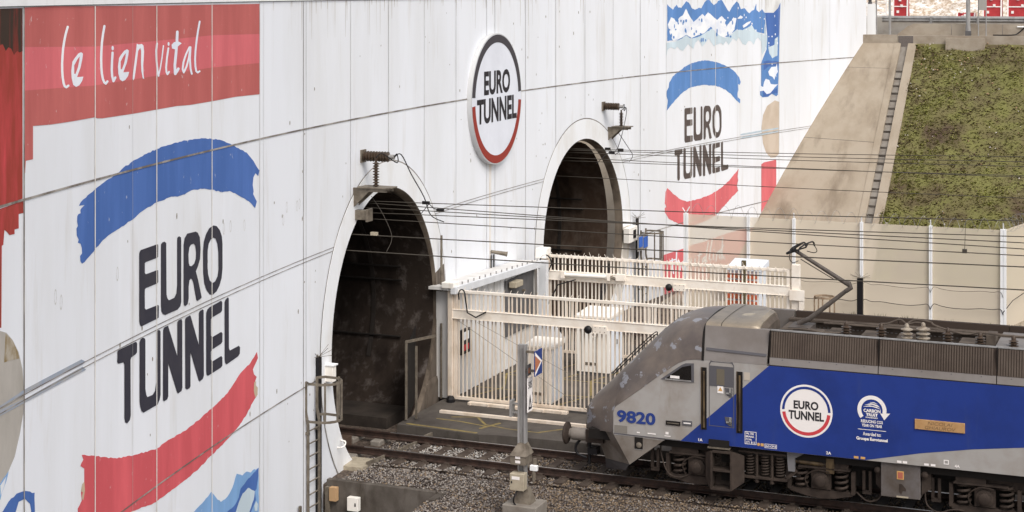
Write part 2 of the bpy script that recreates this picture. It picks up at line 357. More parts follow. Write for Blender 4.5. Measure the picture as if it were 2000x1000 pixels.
# concrete apron between the tunnels, with worn yellow hatching
m=MB(); m.hexa([(-3.55,1.62,GZ),(-.9,1.55,GZ),(12,1.9,GZ),(-3.55,14,GZ),(-3.55,1.62,-.02),(-.9,1.55,-.02),(12,1.9,-.02),(-3.55,14,-.02)])
m=MB(); m.prism([(-3.45,1.66,GZ),(-1.0,1.50,GZ),(-.55,1.62,GZ),(12,2.2,GZ),(12,13.6,GZ),(-3.45,13.6,GZ)],(0,0,.28))
apron=struct('paving',m,M_apron)
def yl(pts,w): return strokes([pts],w)
pl=[]
pl+=yl([(-3.2,1.80),(-2.0,1.70),(-1.15,1.62)],.11)
pl+=yl([(-1.2,2.1),(-.95,2.75)],.12)+yl([(-2.4,2.9),(-1.75,3.15),(-1.25,2.5),(-.5,2.3),(.4,2.25)],.07)+yl([(.4,2.3),(1.0,3.0)],.09)+yl([(-2.7,2.6),(-2.0,2.55),(-1.2,2.35)],.07)
for k in range(9): pl+=yl([(-3.0+k*.9,4.9),(-2.4+k*.9,6.6),(-3.0+k*.9,8.3),(-2.4+k*.9,10.3)],.07)
pl+=yl([(-3.2,6.4),(6,6.4)],.07)+yl([(-3.2,8.2),(6,8.2)],.07)
o=decal('yellow_markings',cdt(pl),lambda a,b:Vector((a,b,-.016)),M_yline,None); o['kind']='structure'
# pale guide kerb along the apron in front of the near gate
m=MB(); m.box((-2.9,3.18,-.02),(5,3.30,.05)); tag(m.build('kerb',M_creamd),'thin pale concrete kerb strip along the apron in front of the near gate','kerb')
# hillside: one sheet rising away from the viewer, concrete on the left, grass on the right
SL=.715; SV0=31.15
def hz(v): return SL*(v-SV0)
VT=43.8; ZT=hz(VT)
def slope_u(u,v): return u
m=MB(); m.add([(-14,SV0+GZ/SL,GZ),(2.95,SV0+GZ/SL,GZ),(2.95,VT,ZT),(-14,VT,ZT)],[(0,1,2,3)])
struct('concrete_slope',m,M_tan)
m=MB()
for (a,b,v0,v1,w) in ((-1.2,2.84,37.95,37.75,.018),(-1.0,2.84,42.2,42.15,.012)):
    m.hexa([(a,v0,hz(v0)-.02),(b,v1,hz(v1)-.02),(b,v1+w,hz(v1+w)-.02),(a,v0+w,hz(v0+w)-.02),(a,v0,hz(v0)+.004),(b,v1,hz(v1)+.004),(b,v1+w,hz(v1+w)+.004),(a,v0+w,hz(v0+w)+.004)])
struct('slope_joint',m,M_dirtc)
# grass bank, a fine bumpy sheet
random.seed(3)
nu,nv=150,70; vs=[];fs=[]
rng=np.random.RandomState(5)
def fbm(u,v):
    return .10*math.sin(u*1.1+1.3*math.sin(v*.7))+.07*math.sin(v*1.7+u*.6)+.05*math.sin(u*2.7-v*1.9)+.03*math.sin(u*5.1+v*4.3)
for j in range(nv+1):
    v=SV0-.42+(VT-SV0+.42)*j/nv
    for i in range(nu+1):
        e=.12*math.sin(v*2.1)+.08*math.sin(v*5.3); uu=(3.72+e*.5)+ (46-3.72)*(i/nu)**1.5
        edge=min(1,i/6)*min(1,j/3)*min(1,(nv-j)/3)
        vs.append((uu,v,hz(v)-.03+ (fbm(uu,v)+.06*rng.rand())*edge))
for j in range(nv):
    for i in range(nu):
        a=j*(nu+1)+i; fs.append((a,a+1,a+nu+2,a+nu+1))
m=MB(); m.add(vs,fs); struct('grass_bank',m,M_soil,smooth=True)
# grass tufts and pale stones: nobody could count them
def tufts(n,seed):
    r=np.random.RandomState(seed); V=[];F=[];MI=[]
    for q in range(n):
        u=3.8+16.5*r.rand()**1.25; v=SV0-.2+(VT-SV0)*r.rand(); z=hz(v)+fbm(u,v)
        k=.5+.22*math.sin(u*1.3+1.7*math.sin(v*.9))*math.cos(v*1.1-u*.5)+.18*math.sin(u*3.1+2*math.sin(v*2.3))*math.cos(v*2.7+u*1.1)+.14*math.sin(u*6.3-v*3.1)*math.sin(v*5.7+u*2.2)
        if r.rand()>.30+.9*k: continue
        s=.035+.06*r.rand(); q_=k+.16*r.randn(); mi=1 if q_>.62 else (0 if q_>.42 else 2)
        for b in range(4):
            t=r.rand()*6.28; dx,dy=math.cos(t),math.sin(t); o=len(V)
            V+= [(u-dy*s*.35,v+dx*s*.35,z-.02),(u+dy*s*.35,v-dx*s*.35,z-.02),(u+dx*s*.9,v+dy*s*.9-.2*s,z+s*(.2+.35*r.rand()))]
            F.append((o,o+1,o+2)); MI.append(mi)
    me=bpy.data.meshes.new('grass'); me.from_pydata(V,[],F); me.polygons.foreach_set('material_index',MI); me.update()
    return link('grass',me,[mat('grass_a',rgb(132,126,72)),mat('grass_b',rgb(152,152,82)),mat('grass_c',rgb(116,98,76))])
tag(tufts(60000,7),'low rough grass covering the steep bank','grass',kind='stuff')
def pebbles(name,n,seed,pos,size,cols):
    r=np.random.RandomState(seed); base=np.array([(1,0,0),(-1,0,0),(0,1,0),(0,-1,0),(0,0,1),(0,0,-1)],float)
    tri=np.array([(0,2,4),(2,1,4),(1,3,4),(3,0,4),(2,0,5),(1,2,5),(3,1,5),(0,3,5)])
    P=pos(r,n); n=len(P); sc=size[0]+(size[1]-size[0])*r.rand(n,1,1)**1.6
    jit=1+.35*(r.rand(n,6,1)-.5); ang=r.rand(n)*6.28; c,s_=np.cos(ang),np.sin(ang)
    rot=np.zeros((n,3,3)); rot[:,0,0]=c; rot[:,0,1]=-s_; rot[:,1,0]=s_; rot[:,1,1]=c; rot[:,2,2]=1
    tl=(r.rand(n)-.5)*1.6; c,s_=np.cos(tl),np.sin(tl); r2=np.zeros((n,3,3)); r2[:,0,0]=1; r2[:,1,1]=c; r2[:,1,2]=-s_; r2[:,2,1]=s_; r2[:,2,2]=c
    V=base[None]*jit*sc*np.array([1,.8,.65])[None,None]; V=np.einsum('nij,nkj->nki',np.einsum('nij,njk->nik',rot,r2),V)+P[:,None,:]
    F=(tri[None]+6*np.arange(n)[:,None,None]).reshape(-1,3)
    me=bpy.data.meshes.new(name); me.vertices.add(n*6); me.vertices.foreach_set('co',V.reshape(-1)); me.loops.add(n*24); me.loops.foreach_set('vertex_index',F.reshape(-1).astype(np.int32))
    me.polygons.add(n*8); me.polygons.foreach_set('loop_start',np.arange(0,n*24,3,dtype=np.int32)); me.polygons.foreach_set('loop_total',np.full(n*8,3,dtype=np.int32))
    mi=cols(r,P); me.polygons.foreach_set('material_index',np.repeat(mi,8).astype(np.int32)); me.update(calc_edges=True)
    return me
STONES=[mat('stone_pale',rgb(158,150,142),rough=.9),mat('stone_grey',rgb(118,110,104),rough=.9),mat('stone_dark',rgb(68,62,60),rough=.9),mat('stone_rust',rgb(100,86,70),rough=.9),mat('stone_brown',rgb(80,69,57),rough=.9),mat('stone_lime',rgb(206,202,196),rough=.9)]
def bpos(r,n):
    u=-3.1+15.4*r.rand(n); v=-6.4+8.0*r.rand(n)
    ok=~((u<PU1)&(v<PV1+.02))&~((np.abs(np.abs(v)-.752)<.09))
    ok&=(v<1.5+.1*np.sin(u*3))
    ok&=~((u<-2.85)&(v<-1.2))
    u,v=u[ok],v[ok]
    bed=np.where(np.abs(v)<.68,-.215,np.where(np.abs(v)<1.4,-.235,-.285))
    heap=.10*np.exp(-((u+.9)**2/1.6+(v+2.2)**2/.8))
    return np.stack([u,v,bed+heap+.02*r.rand(len(u))],1)
def bcol(r,P):
    u,v=P[:,0],P[:,1]; x=r.rand(len(u)); rust=np.clip((u-.3)/2.2+.35*(np.abs(v)<1.2),0,1)
    grey=np.select([x<.28,x<.66,x<.88],[0,1,2],3); brn=np.select([x<.06,x<.26,x<.50,x<.72],[0,1,2,3],4)
    lime=(np.abs(np.abs(v)-.1)<1.05)&(u<.6)&(u>-2.2)&(r.rand(len(u))<.5)&(np.abs(v)<1.12)
    return np.where(lime,np.where(r.rand(len(u))<.5,5,0),np.where(r.rand(len(u))<rust,brn,grey))
o=link('ballast_stones',pebbles('ballast_stones',56000,11,bpos,(.019,.042),bcol),STONES); tag(o,'loose grey and rusty ballast stones around the near track','ballast',kind='stuff')
def gpos(r,n):
    u=3.8+16*r.rand(n)**1.3; v=SV0+(VT-SV0)*np.where(r.rand(n)<.4,1-.25*r.rand(n),r.rand(n))
    return np.stack([u,v,SL*(v-SV0)+.04],1)
o=link('bank_pebbles',pebbles('bank_pebbles',380,5,gpos,(.03,.07),lambda r,P:np.where(r.rand(len(P))<.6,0,1)),[mat('pebble_pale',rgb(214,204,194)),mat('pebble_tan',rgb(190,156,124))]); tag(o,'pale stones and litter scattered over the grass bank','stones',kind='stuff')
# stepped drainage channel between concrete and grass
dc=thing('drainage_channel','stepped concrete drainage channel running down the bank between concrete and grass','channel',(3.2,SV0,GZ))
def onslope(u,v,h=0): return Vector((u,v,hz(v)+h))
def chan_u(v): return 3.30-.012*(v-33)
for (a,b,nm,h) in ((-.42,-.12,'side_kerb',.05),(.22,.62,'side_kerb',.05)):
    m=MB(); secs=[]
    for v in (SV0-.4,VT-.1):
        u=chan_u(v); secs.append([(u+a,v,hz(v)-.35),(u+b,v,hz(v)-.35),(u+b,v,hz(v)+h),(u+a,v,hz(v)+h)])
    m.loft(secs,closed=True); m.build(nm,M_tan,dc)
m=MB(); secs=[]
for v in (SV0-.4,VT-.1):
    u=chan_u(v); secs.append([(u-.12,v,hz(v)-.36),(u+.22,v,hz(v)-.36),(u+.22,v,hz(v)-.12),(u-.12,v,hz(v)-.12)])
m.loft(secs,closed=True); m.build('channel_bed',M_chan,dc)
k=0; v=SV0+.1
while v<VT-1.6:
    u=chan_u(v); m=MB(); m.box((u-.117,v,hz(v)-.10),(u+.217,v+.06,hz(v)-.02)); m.build('step',M_dirtc,dc); v+=.45
# terrace on top of the bank
m=MB(); m.add([(-60,VT+.25,9.36),(200,VT+.25,9.36),(200,300,9.36),(-60,300,9.36)],[(0,1,2,3)]); struct('terrace',m,M_parap)
kb=thing('edging_kerb','concrete edging kerb along the top of the bank','kerb',(3,VT,9.2))
m=MB(); m.box((-14,VT-.05,8.7),(2.86,VT+.35,9.42)); m.build('kerb_length',M_parap,kb)
m=MB(); m.box((3.62,VT-.02,8.7),(60,VT+.35,9.40)); m.build('kerb_length',M_parap,kb)
m=MB(); m.box((5.2,VT-.45,8.5),(7.0,VT-.022,9.30)); tag(m.build('concrete_pad',M_parap),'small square concrete slab set into the top of the grass bank','slab')
PV=VT+1.5
pw=thing('parapet_wall','low weathered concrete parapet along the top of the bank','wall',(3,PV,9.36))
m=MB(); m.prism([(2.55,PV,9.36),(3.1,PV,9.80),(3.4,PV,9.94),(60,PV,9.94),(60,PV,9.36)],(0,.35,0)); m.build('wall_face',M_parap,pw)
m=MB()
for u in (5.2,7.6,10.0,12.4): m.box((u,PV-.004,9.40),(u+.03,PV-.001,9.93))
m.build('joint_line',M_joint,pw)
ZU=10.22
m=MB(); m.box((-60,PV+1.55,9.3),(200,140,ZU)); struct('upper_terrace',m,mat('pale_paving',rgb(196,190,182),rgb(176,168,158),(1,1,1),.4,.6,.9))
# crash barrier behind the parapet
cb=thing('crash_barrier','grey steel crash barrier behind the low parapet on the bank top','crash barrier',(3,PV+1.2,9.36))
m=MB(); BV=PV+1.0
for u0,u1 in ((1.7,60),):
    m.loft([[(u,BV+d,z) for d,z in ((.03,9.98),(-.05,10.06),(-.05,10.10),(.0,10.14),(-.05,10.18),(-.05,10.22),(.03,10.30),(.06,10.30),(.06,9.98))] for u in (u0,u1)],closed=True)
m.build('rail_beam',M_galv,cb)
for k in range(9):
    u=4.05+2.25*k; m=MB(); m.box((u,BV-.12,9.36),(u+.12,BV-.06,10.26)); m.build('barrier_post',M_galv,cb)
m=MB(); m.tube([(5.9+2.4,PV-.05,9.82),(40,PV-.05,9.86)],.035); tag(m.build('white_pipe',M_white),'white pipe fixed along the face of the low parapet','pipe')
m=MB(); m.tube([(7.2,PV-.25,9.42),(8.1,PV-.25,9.43),(8.35,PV-.12,9.52),(8.75,PV-.06,9.88),(9.05,PV-.02,9.99),(9.5,PV+.1,9.99)],.03); tag(m.build('black_cable',M_black),'black cable lying at the foot of the low parapet beside the sign legs','cable')
# poles and the back of a sign on the terrace
m=MB(); p=atv(1738,67,PV-.4); m.tube([(p.x,p.y,9.36),(p.x,p.y,14)],.062,12); o=m.build('thin_pole',M_galv,smooth=True,sharp=40); tag(o,'slim pale grey pole beside the end of the white wall on the bank top','pole')
lp=thing('lamp_post','thick pale grey lamp post with a dark stone-coloured foot on the bank top','lamp post',(0,0,0)); p=atv(1891,65,PV-.5)
m=MB(); m.tube([(p.x,p.y,9.62),(p.x,p.y,9.85)],.125,14); m.tube([(p.x,p.y,9.85),(p.x,p.y,16)],[.105,.08],14); m.build('shaft',M_galv,lp,smooth=True,sharp=40)
m=MB(); m.box((p.x-.13,p.y-.13,9.36),(p.x+.13,p.y+.13,9.62)); m.build('foot',M_dgrey,lp)
sg=thing('road_sign','back of a grey sign panel on two thin legs on the bank top','sign',(0,0,0)); a=atv(1911,66,PV-.6); b=atv(1926,66,PV-.6)
for q in (a,b):
    m=MB(); m.tube([(q.x,q.y,9.36),(q.x,q.y,12.3)],.028,8); m.build('leg',M_galv,sg)
m=MB(); m.box((a.x+.02,a.y-.04,10.62),(b.x+.03,a.y-.06,12.2)); m.build('panel',mat('sign_back_grey',rgb(158,154,148)),sg)
# rubble bank and red barriers behind
m=MB(); n=60; vs=[];fs=[]; rr=np.random.RandomState(2)
for j in range(14):
    for i in range(n+1): vs.append((-5+i*.9+.15*rr.randn(),PV+7+j*.42+.12*rr.randn(),10.0+j*.30+.10*rr.randn()))
for j in range(13):
    for i in range(n): fs.append((j*(n+1)+i,j*(n+1)+i+1,(j+1)*(n+1)+i+1,(j+1)*(n+1)+i))
m.add(vs,fs); struct('rubble_bank',m,M_rubble)
def barrier(p,w,h,label):
    t=thing('plastic_barrier',label,'barrier',(p[0],p[1],ZU),'red plastic barriers on the bank top'); u,v=p; z=ZU
    m=MB(); m.loft([[(u,v-.25,z),(u,v+.25,z),(u,v+.12,z+h),(u,v-.12,z+h)],[(u+w,v-.25,z),(u+w,v+.25,z),(u+w,v+.12,z+h),(u+w,v-.12,z+h)]],closed=True); m.build('body',M_barr,t)
    m=MB()
    def fr(x0,z0,x1,z1):
        def dv(zz): return v-.25+.13*(zz-z)/h-.035
        m.hexa([(x0,dv(z0),z0),(x1,dv(z0),z0),(x1,dv(z0)+.04,z0),(x0,dv(z0)+.04,z0),(x0,dv(z1),z1),(x1,dv(z1),z1),(x1,dv(z1)+.04,z1),(x0,dv(z1)+.04,z1)])
    fr(u,z,u+.07,z+h); fr(u+w-.07,z,u+w,z+h)
    k=.07+z
    while k<z+h-.2: k+=.44; fr(u+.07,k,u+w-.07,k+.05)
    m.build('frame',M_decalw,t)
    m=MB()
    for q in range(4):
        a=u+.2+(w-.5)*((q*37)%10)/10; b=z+.2+(h-.5)*((q*53)%10)/10
        m.box((a,v-.27,b),(a+.12,v-.20,b+.13))
    m.build('sticker',M_decalw,t)
def bu(x,dv=3.0): return atv(x,33,PV+dv).x
barrier((bu(1745),PV+3),bu(1775)-bu(1745),1.5,'red plastic barrier standing beside the slim pole near the white wall end')
barrier((bu(1866),PV+3.6),bu(1903)-bu(1866),.22,'low red barrier section behind the thick lamp post')
barrier((bu(1920),PV+3),bu(1958)-bu(1920),1.6,'red plastic barrier stack just right of the grey sign back')
barrier((bu(1968),PV+3),bu(2016)-bu(1968),1.6,'red plastic barrier stack at the right-hand edge of the bank top')
m=MB()
for x in (1713,1733): 
    u=bu(x); m.box((u,PV+2.5,ZU),(u+.06,PV+2.55,11.9))
for z in (10.42,10.9,11.4): m.box((bu(1713)-.4,PV+2.51,z),(bu(1733),PV+2.54,z+.05))
tag(m.build('white_railing',M_decalw),'short white railing behind the end of the portal wall','railing')
# ================================================================ PORTAL WALL
TUN=[(1.08,2.66,3.70),(16.95,2.82,3.54)]
wall=thing('portal_wall','tall white concrete tunnel portal wall curving across the scene, painted with murals','wall',(WU,WV,GZ))
VL,VR,ZB,ZJ=-34.0,44.1,-2.2,11.33
bm=cdt([[(VL,ZB),(VR,ZB),(VR,ZJ),(VL,ZJ)]],[circ(c,z,r+.5,96) for c,z,r in TUN],1.0)
decal('wall_face',bm,lambda a,b:wp(a,b,0),M_wall,wall)
m=MB()      # back and parapet
secs=[]
v=VL
while v<=VR+.01:
    p=wp(v,0,.03); q=wp(v,0,-.9); secs.append([(p.x,p.y,ZJ+.02),(p.x,p.y,13.2),(q.x,q.y,13.2),(q.x,q.y,ZJ+.02)]); v+=VR/44.1 if False else 1.1
p=wp(VR,0,.03); q=wp(VR,0,-.9); secs.append([(p.x,p.y,ZJ+.02),(p.x,p.y,13.2),(q.x,q.y,13.2),(q.x,q.y,ZJ+.02)])
m.loft(secs,closed=True); m.build('coping',M_wallclean,wall)
m=MB(); a=wp(VR,0,0); b=wp(VR,0,-1.0); m.hexa([(a.x,a.y,8),(b.x,b.y,8),(b.x,b.y+.02,8),(a.x,a.y+.02,8),(a.x,a.y,13.2),(b.x,b.y,13.2),(b.x,b.y+.02,13.2),(a.x,a.y+.02,13.2)]); m.build('wall_end',M_wallclean,wall)
m=MB(); p=atv(1694,60,VR+.5); q=atv(1710,60,VR+.5); m.box((p.x,VR+.45,9.4),(q.x,VR+.9,10.9)); m.build('end_pier',M_white,wall)
m=MB(); m.box((q.x-.02,VR+.55,9.4),(q.x+.06,VR+.62,11.4)); m.build('end_post',M_galv,wall)
m=MB(); m.tube([(p.x+.12,VR+.6,10.9),(p.x+.12,VR+.6,11.02)],.10,10); m.tube([(p.x+.12,VR+.6,11.02),(p.x+.12,VR+.52,11.16)],[.06,.12],10); m.build('end_lamp',M_dgrey,wall)
# collars round the bores: raised rings, reveals, boots
for ci,(c,z,r) in enumerate(TUN):
    n=96; a_b=math.asin((GZ-1.2-z)/ (r+.70)) if (z-GZ+1.2)<(r+.7) else -math.pi/2
    m=MB(); vs=[];fs=[]
    ang=[-math.pi/2+.02+ (2*math.pi-.04)*i/n for i in range(n+1)]
    rows=[]
    for t in ang:
        ct,st=math.cos(t),math.sin(t); row=[]
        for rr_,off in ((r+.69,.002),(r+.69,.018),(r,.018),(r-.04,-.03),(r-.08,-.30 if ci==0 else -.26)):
            pv,pz=c+rr_*ct,z+rr_*st
            q=wp(pv,pz,off); row.append((q.x,q.y,q.z))
        rows.append(row)
    m.loft(rows,closed=False,caps=False)
    nm=len(m.f)
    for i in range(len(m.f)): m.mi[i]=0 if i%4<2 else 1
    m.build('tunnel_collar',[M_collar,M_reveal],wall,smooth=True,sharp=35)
    # joint line round the collar
    decal('collar_joint',cdt([circ(c,z,r+.728,96)],[circ(c,z,r+.693,96)],1.0),lambda a,b:wp(a,b,.012),M_joint,wall)
def rough(p,amp,step,seed=1):
    r=random.Random(seed); out=[]
    for i in range(len(p)):
        a,b=p[i-1],p[i]; L=math.hypot(b[0]-a[0],b[1]-a[1]); n=max(1,int(L/step))
        for k in range(n):
            t=k/n; j=0 if k==0 else amp; out.append((a[0]+(b[0]-a[0])*t+r.uniform(-j,j),a[1]+(b[1]-a[1])*t+r.uniform(-j,j)))
    return out
# grime on the lower right of each collar and soot over the crowns
for (c,z,r),lo_,hi_ in zip(TUN,(-50,-40),(14,0)):
    wallpaint('collar_grime',[rough(ringarc(c,z,r-.014,r+.66,lo_,hi_,20),.03,.2,5)],M_jamb if c<5 else mat('collar_stain',rgb(196,188,176),rgb(214,210,204),(2,2,1),.4,.65),wall,.021)
# wall joints
def vline(x,w=.022,z0=ZB,z1=ZJ):
    v=atw(x,200)[0]; return [(v-w/2,z0),(v+w/2,z0),(v+w/2,z1),(v-w/2,z1)]
def clipholes(): return [circ(c,z,r+.73,64) for c,z,r in TUN]
hl=[]
for zc,w in ((8.34,.036),(2.30,.028),(5.31,.016),(5.225,.016)):
    hl.append([(VL,zc-w/2),(VR,zc-w/2),(VR,zc+w/2),(VL,zc+w/2)])
vl=[vline(x,w) for x,w in ((46,.035),(592,.022),(597,.012),(684,.014),(758,.016),(828,.012),(890,.014),(950,.016),(966,.016),(1026,.018),(1085,.020),(1142,.014),(1197,.014),(1250,.022),(1349,.010))]
wallpaint('panel_joint',hl+vl,M_joint,wall,.013,clipholes())
wallpaint('panel_joint',[vline(x,w) for x,w in ((506.5,.02),(514,.012),(258,.008),(1301,.016),(1397,.010),(1440,.010),(1521,.016),(1560,.012),(1620,.012),(1487,.012))],M_jointl,wall,.0135,clipholes())
wallpaint('panel_joint',[vline(x,.035) for x in (184.5,305,413)]+[vline(1349,.03,2.2,10.2),vline(1397,.03,2.2,10.2)],M_jointw,wall,.014)
# rain streaks under the coping
random.seed(8); st=[]
for k in range(110):
    v=random.uniform(-7,43); L=random.choice((.12,.2,.3,.5,.9)); w=random.uniform(.008,.028)
    st.append([(v-w,ZJ),(v+w,ZJ),(v+w*.3,ZJ-L),(v-w*.3,ZJ-L)])
for c in (9.0,): st.append([(c-.10,6.2),(c+.12,6.2),(c+.06,2.5),(c-.05,2.5)])
wallpaint('rain_streak',st[:-1],mat('streak_grey',rgb(186,180,172),rgb(206,203,198),(6,6,1),.4,.6),wall,.003)
wallpaint('rain_streak',st[-1:],mat('streak_rust',rgb(222,212,200),rgb(228,226,224),(6,6,1),.4,.6),wall,.003)
sp=[]
for k in range(170):
    v=random.uniform(-14,30); z=random.uniform(1,11); r_=random.uniform(.012,.03); 
    if any(math.hypot(v-c,z-zz)<rr_+.8 for c,zz,rr_ in TUN): continue
    sp.append(circ(v,z,r_,6,r_*random.uniform(1,2.5)))
ft=[]
for x,y in ((437,447),(450,442),(477,440),(229,535),(108,580),(119,590),(560,405),(580,402),(585,398),(553,430)):
    a,b=atw(x,y); ft.append(circ(a,b,.05,14,.13))
wallpaint('form_tie_mark',ft,mat('chip_tie_grey',rgb(196,194,192),rgb(222,222,222),(14,14,14),.4,.6),wall,.0034,[[(a+(b_[0]-a)*1,b_[1]) for b_ in circ(a,b,.034,14,.10)] for a,b in [atw(x,y) for x,y in ((437,447),(450,442),(477,440),(229,535),(108,580),(119,590),(560,405),(580,402),(585,398),(553,430))]])
wallpaint('chip',sp,mat('chip_brown',rgb(140,130,118)),wall,.0032)
# ---------------------------------------------------------------- murals
def Z(ox,oy,s): return lambda pts:[atw(ox+x/s,oy+y/s) for x,y in pts]
P=Z(0,0,1)
def mur(nm,polys,m,off=.005,holes=()):
    if nm in ('mural_arc','mural_wave','mural_foam','mural_sky','mural_peak'): polys=[rough(p,.012,.09,len(p)) for p in polys]
    return wallpaint(nm,polys,m,wall,off,holes)
# left red band
mur('mural_band',[P([(46.5,14.5),(100,12),(300,11),(506.5,7.5),(506.5,66.5),(413,69),(305,80),(184,91),(46.5,92)])],M_redd)
mur('mural_band',[P([(46.5,92),(184,91),(305,80),(413,69),(506.5,66.5),(506.5,123),(413,132),(305,148),(184,167),(46.5,177)])],M_redb)
mur('mural_band',[P([(46.5,177),(184,167),(305,148),(413,132),(506.5,123),(506.5,184),(460,189),(412,198),(370,205),(345,207),(305,214),(260,222),(200,231),(190,231),(184,229),(140,237),(100,243),(64,246),(64,311),(50,314),(48.5,338),(46.5,338)])],M_redd)
mur('mural_panel',[P([(-140,22),(43.5,15.5),(43.5,388),(-140,452)])],M_redo)
mur('mural_panel',[P([(-140,458),(45,392),(45,416),(36,418),(36,446),(28,448),(28,457),(18,459),(12,452),(8,449),(6,478),(3,480),(2,640),(-140,660)])],M_redo)
rs=np.random.RandomState(4); gr=[]
x=-140
pts=[(-140,21),(43.5,15.7)]
edge=[]
x=43.5
while x>-140:
    edge.append((x,84+16*rs.rand())); x-=6; edge.append((x,86+30*rs.rand())); x-=5
mur('mural_grime',[P(pts+edge)],M_moss,.007)
A_=Z(130,260,3.703)
mur('mural_arc',[A_([(100,500),(118,480),(140,465),(150,450),(205,405),(240,378),(270,355),(320,325),(360,300),(400,258),(425,235),(445,232),(460,215),(500,190),(560,155),(650,115),(700,95),(760,80),(830,60),(890,47),(940,42),(990,37),(1050,42),(1130,55),(1180,75),(1230,105),(1300,140),(1350,200),(1394,270),(1385,310),(1365,290),(1350,320),(1345,375),(1352,420),(1348,440),(1360,465),(1375,495),(1362,542),(1330,505),(1290,475),(1250,455),(1190,423),(1150,422),(1110,425),(1050,408),(980,403),(920,408),(840,445),(800,460),(740,465),(690,488),(650,500),(590,535),(530,575),(500,605),(460,635),(380,690),(330,720),(300,740),(260,775),(210,830),(160,895),(110,945),(98,925),(96,888),(110,870),(108,830),(100,800),(80,792),(86,770),(72,740),(70,690),(80,670),(74,640),(76,600),(84,585),(100,580),(98,555),(104,545),(128,520),(88,525)])],M_blue)
E_=Z(140,680,3.126)
mur('mural_arc',[E_([(60,652),(150,660),(275,673),(400,648),(520,612),(600,555),(690,505),(790,425),(850,370),(950,275),(1020,165),(1060,120),(1090,90),(1130,22),(1136,60),(1105,130),(1112,160),(1128,175),(1115,215),(1132,240),(1130,290),(1105,330),(1070,400),(1030,460),(970,535),(920,590),(850,655),(780,730),(700,800),(600,875),(500,945),(360,1000),(300,1030),(150,1060),(40,1060),(35,980),(60,930),(55,880),(75,830),(75,735),(52,720),(56,705),(70,680)])],M_red)
mur('mural_peel',[E_([(62,830),(75,815),(78,870),(68,930),(58,915),(66,880),(54,872)]),E_([(1112,210),(1124,200),(1122,228),(1134,240),(1133,285),(1118,300),(1110,260)])],M_tanpeel,.008)
F_=Z(360,880,8.33)
mur('mural_wave',[F_([(-60,1200),(150,1000),(250,890),(380,750),(435,670),(480,720),(540,800),(590,835),(660,790),(730,700),(780,600),(830,430),(850,375),(940,405),(1000,345),(1080,355),(1135,300),(1160,310),(1205,275),(1212,1300),(-60,1300)])],M_lblue)
mur('mural_wave',[F_([(560,1150),(690,1000),(820,880),(880,760),(910,620),(1000,500),(1100,390),(1205,280),(1200,400),(1170,620),(1145,660),(1160,800),(1080,1000),(1000,1150)])],M_blue,.008)
mur('mural_wave',[F_([(790,1150),(830,1000),(880,840),(940,700),(1030,605),(1140,660),(1120,800),(1050,1000),(980,1150)]),F_([(1160,820),(1190,870),(1180,980),(1140,980),(1130,900)])],M_pgrey,.011)
G_=Z(0,600,2.5)
mur('mural_oval',[G_([(0,116),(30,125),(60,160),(90,220),(108,300),(115,400),(112,520),(95,620),(70,730),(40,800),(0,860),(-90,860),(-90,116)])],M_taup)
mur('mural_moss',[G_([(25,128),(60,162),(85,220),(92,250),(40,262),(18,270)])],mat('wall_moss',rgb(138,118,78),rgb(176,166,150),(3,3,2),.42,.6),.008)
mur('mural_bar',[G_([(-60,512),(0,480),(120,400),(395,255),(415,265),(400,280),(120,418),(0,490),(-60,520)]),G_([(-60,535),(0,500),(120,447),(400,290),(418,305),(250,395),(120,465),(0,530),(-60,560)])],M_gbar,.010)
mur('mural_wave',[G_([(-60,1060),(10,1000),(40,950),(80,910),(120,897),(168,905),(168,1080),(-60,1080)])],M_blue,.005,[G_([(75,1000),(90,950),(120,935),(145,960),(152,1000),(156,1080),(60,1080)])])
mur('mural_wave',[G_([(-60,960),(0,860),(40,800),(38,815),(8,905),(0,940),(-60,1000)])],M_lblue,.006,[G_([(0,870),(30,825),(20,870),(2,920)])])
# brush lettering "le lien vital"
C_=Z(80,20,5.556)
E0=[(335,560),(360,520),(400,470),(430,455),(450,470),(445,520),(425,620),(395,700),(386,726),(455,720),(440,770),(410,815),(375,832),(345,810),(328,740),(323,660)]
H0_=[(355,690),(355,600),(385,540),(415,500),(412,540),(395,620),(370,690)]
f2=lambda p:(830+(p[0]-323)*.93,423+(p[1]-455)*.925)
lw=strokes([[(285,180),(262,260),(246,340),(234,420),(228,500),(224,580),(225,660),(230,730),(240,790),(252,825),(270,836),(292,818)],[(683,172),(668,260),(656,350),(650,450),(648,540),(650,620),(656,690),(666,745),(680,780),(698,796),(716,772)],[(772,460),(766,550),(763,650),(768,720),(782,770),(802,730)]],25)
lw+=strokes([[(1378,412),(1362,520),(1353,620),(1357,670),(1368,695),(1385,668)],[(1718,122),(1700,220),(1684,330),(1672,440),(1668,530),(1671,610),(1680,660),(1696,676),(1717,662)],[(1255,360),(1246,440),(1249,540),(1258,640),(1271,712)],[(1608,400),(1570,475),(1542,560),(1532,640),(1545,675),(1575,610),(1600,520),(1615,420)],[(1618,400),(1612,520),(1618,630),(1632,690)]],20)
lw+=strokes([[(1271,712),(1290,630),(1308,520),(1324,385)]],14)+strokes([[(1475,234),(1470,350),(1460,470),(1448,600),(1452,690),(1472,660),(1486,635)]],29)
lw+=[circ(773,411,13,16,25),circ(1380,366,11,16,21),[(1412,375),(1440,345),(1490,340),(1523,358),(1490,385),(1450,425),(1418,415)],
 [(988,740),(1005,600),(1025,450),(1035,362),(1055,372),(1090,365),(1108,385),(1114,450),(1105,600),(1108,700),(1115,745),(1100,740),(1085,660),(1080,560),(1082,440),(1072,410),(1050,440),(1030,600),(1010,740),(998,760)]]
lw=[C_(p) for p in lw]+[C_(E0),C_([f2(p) for p in E0])]
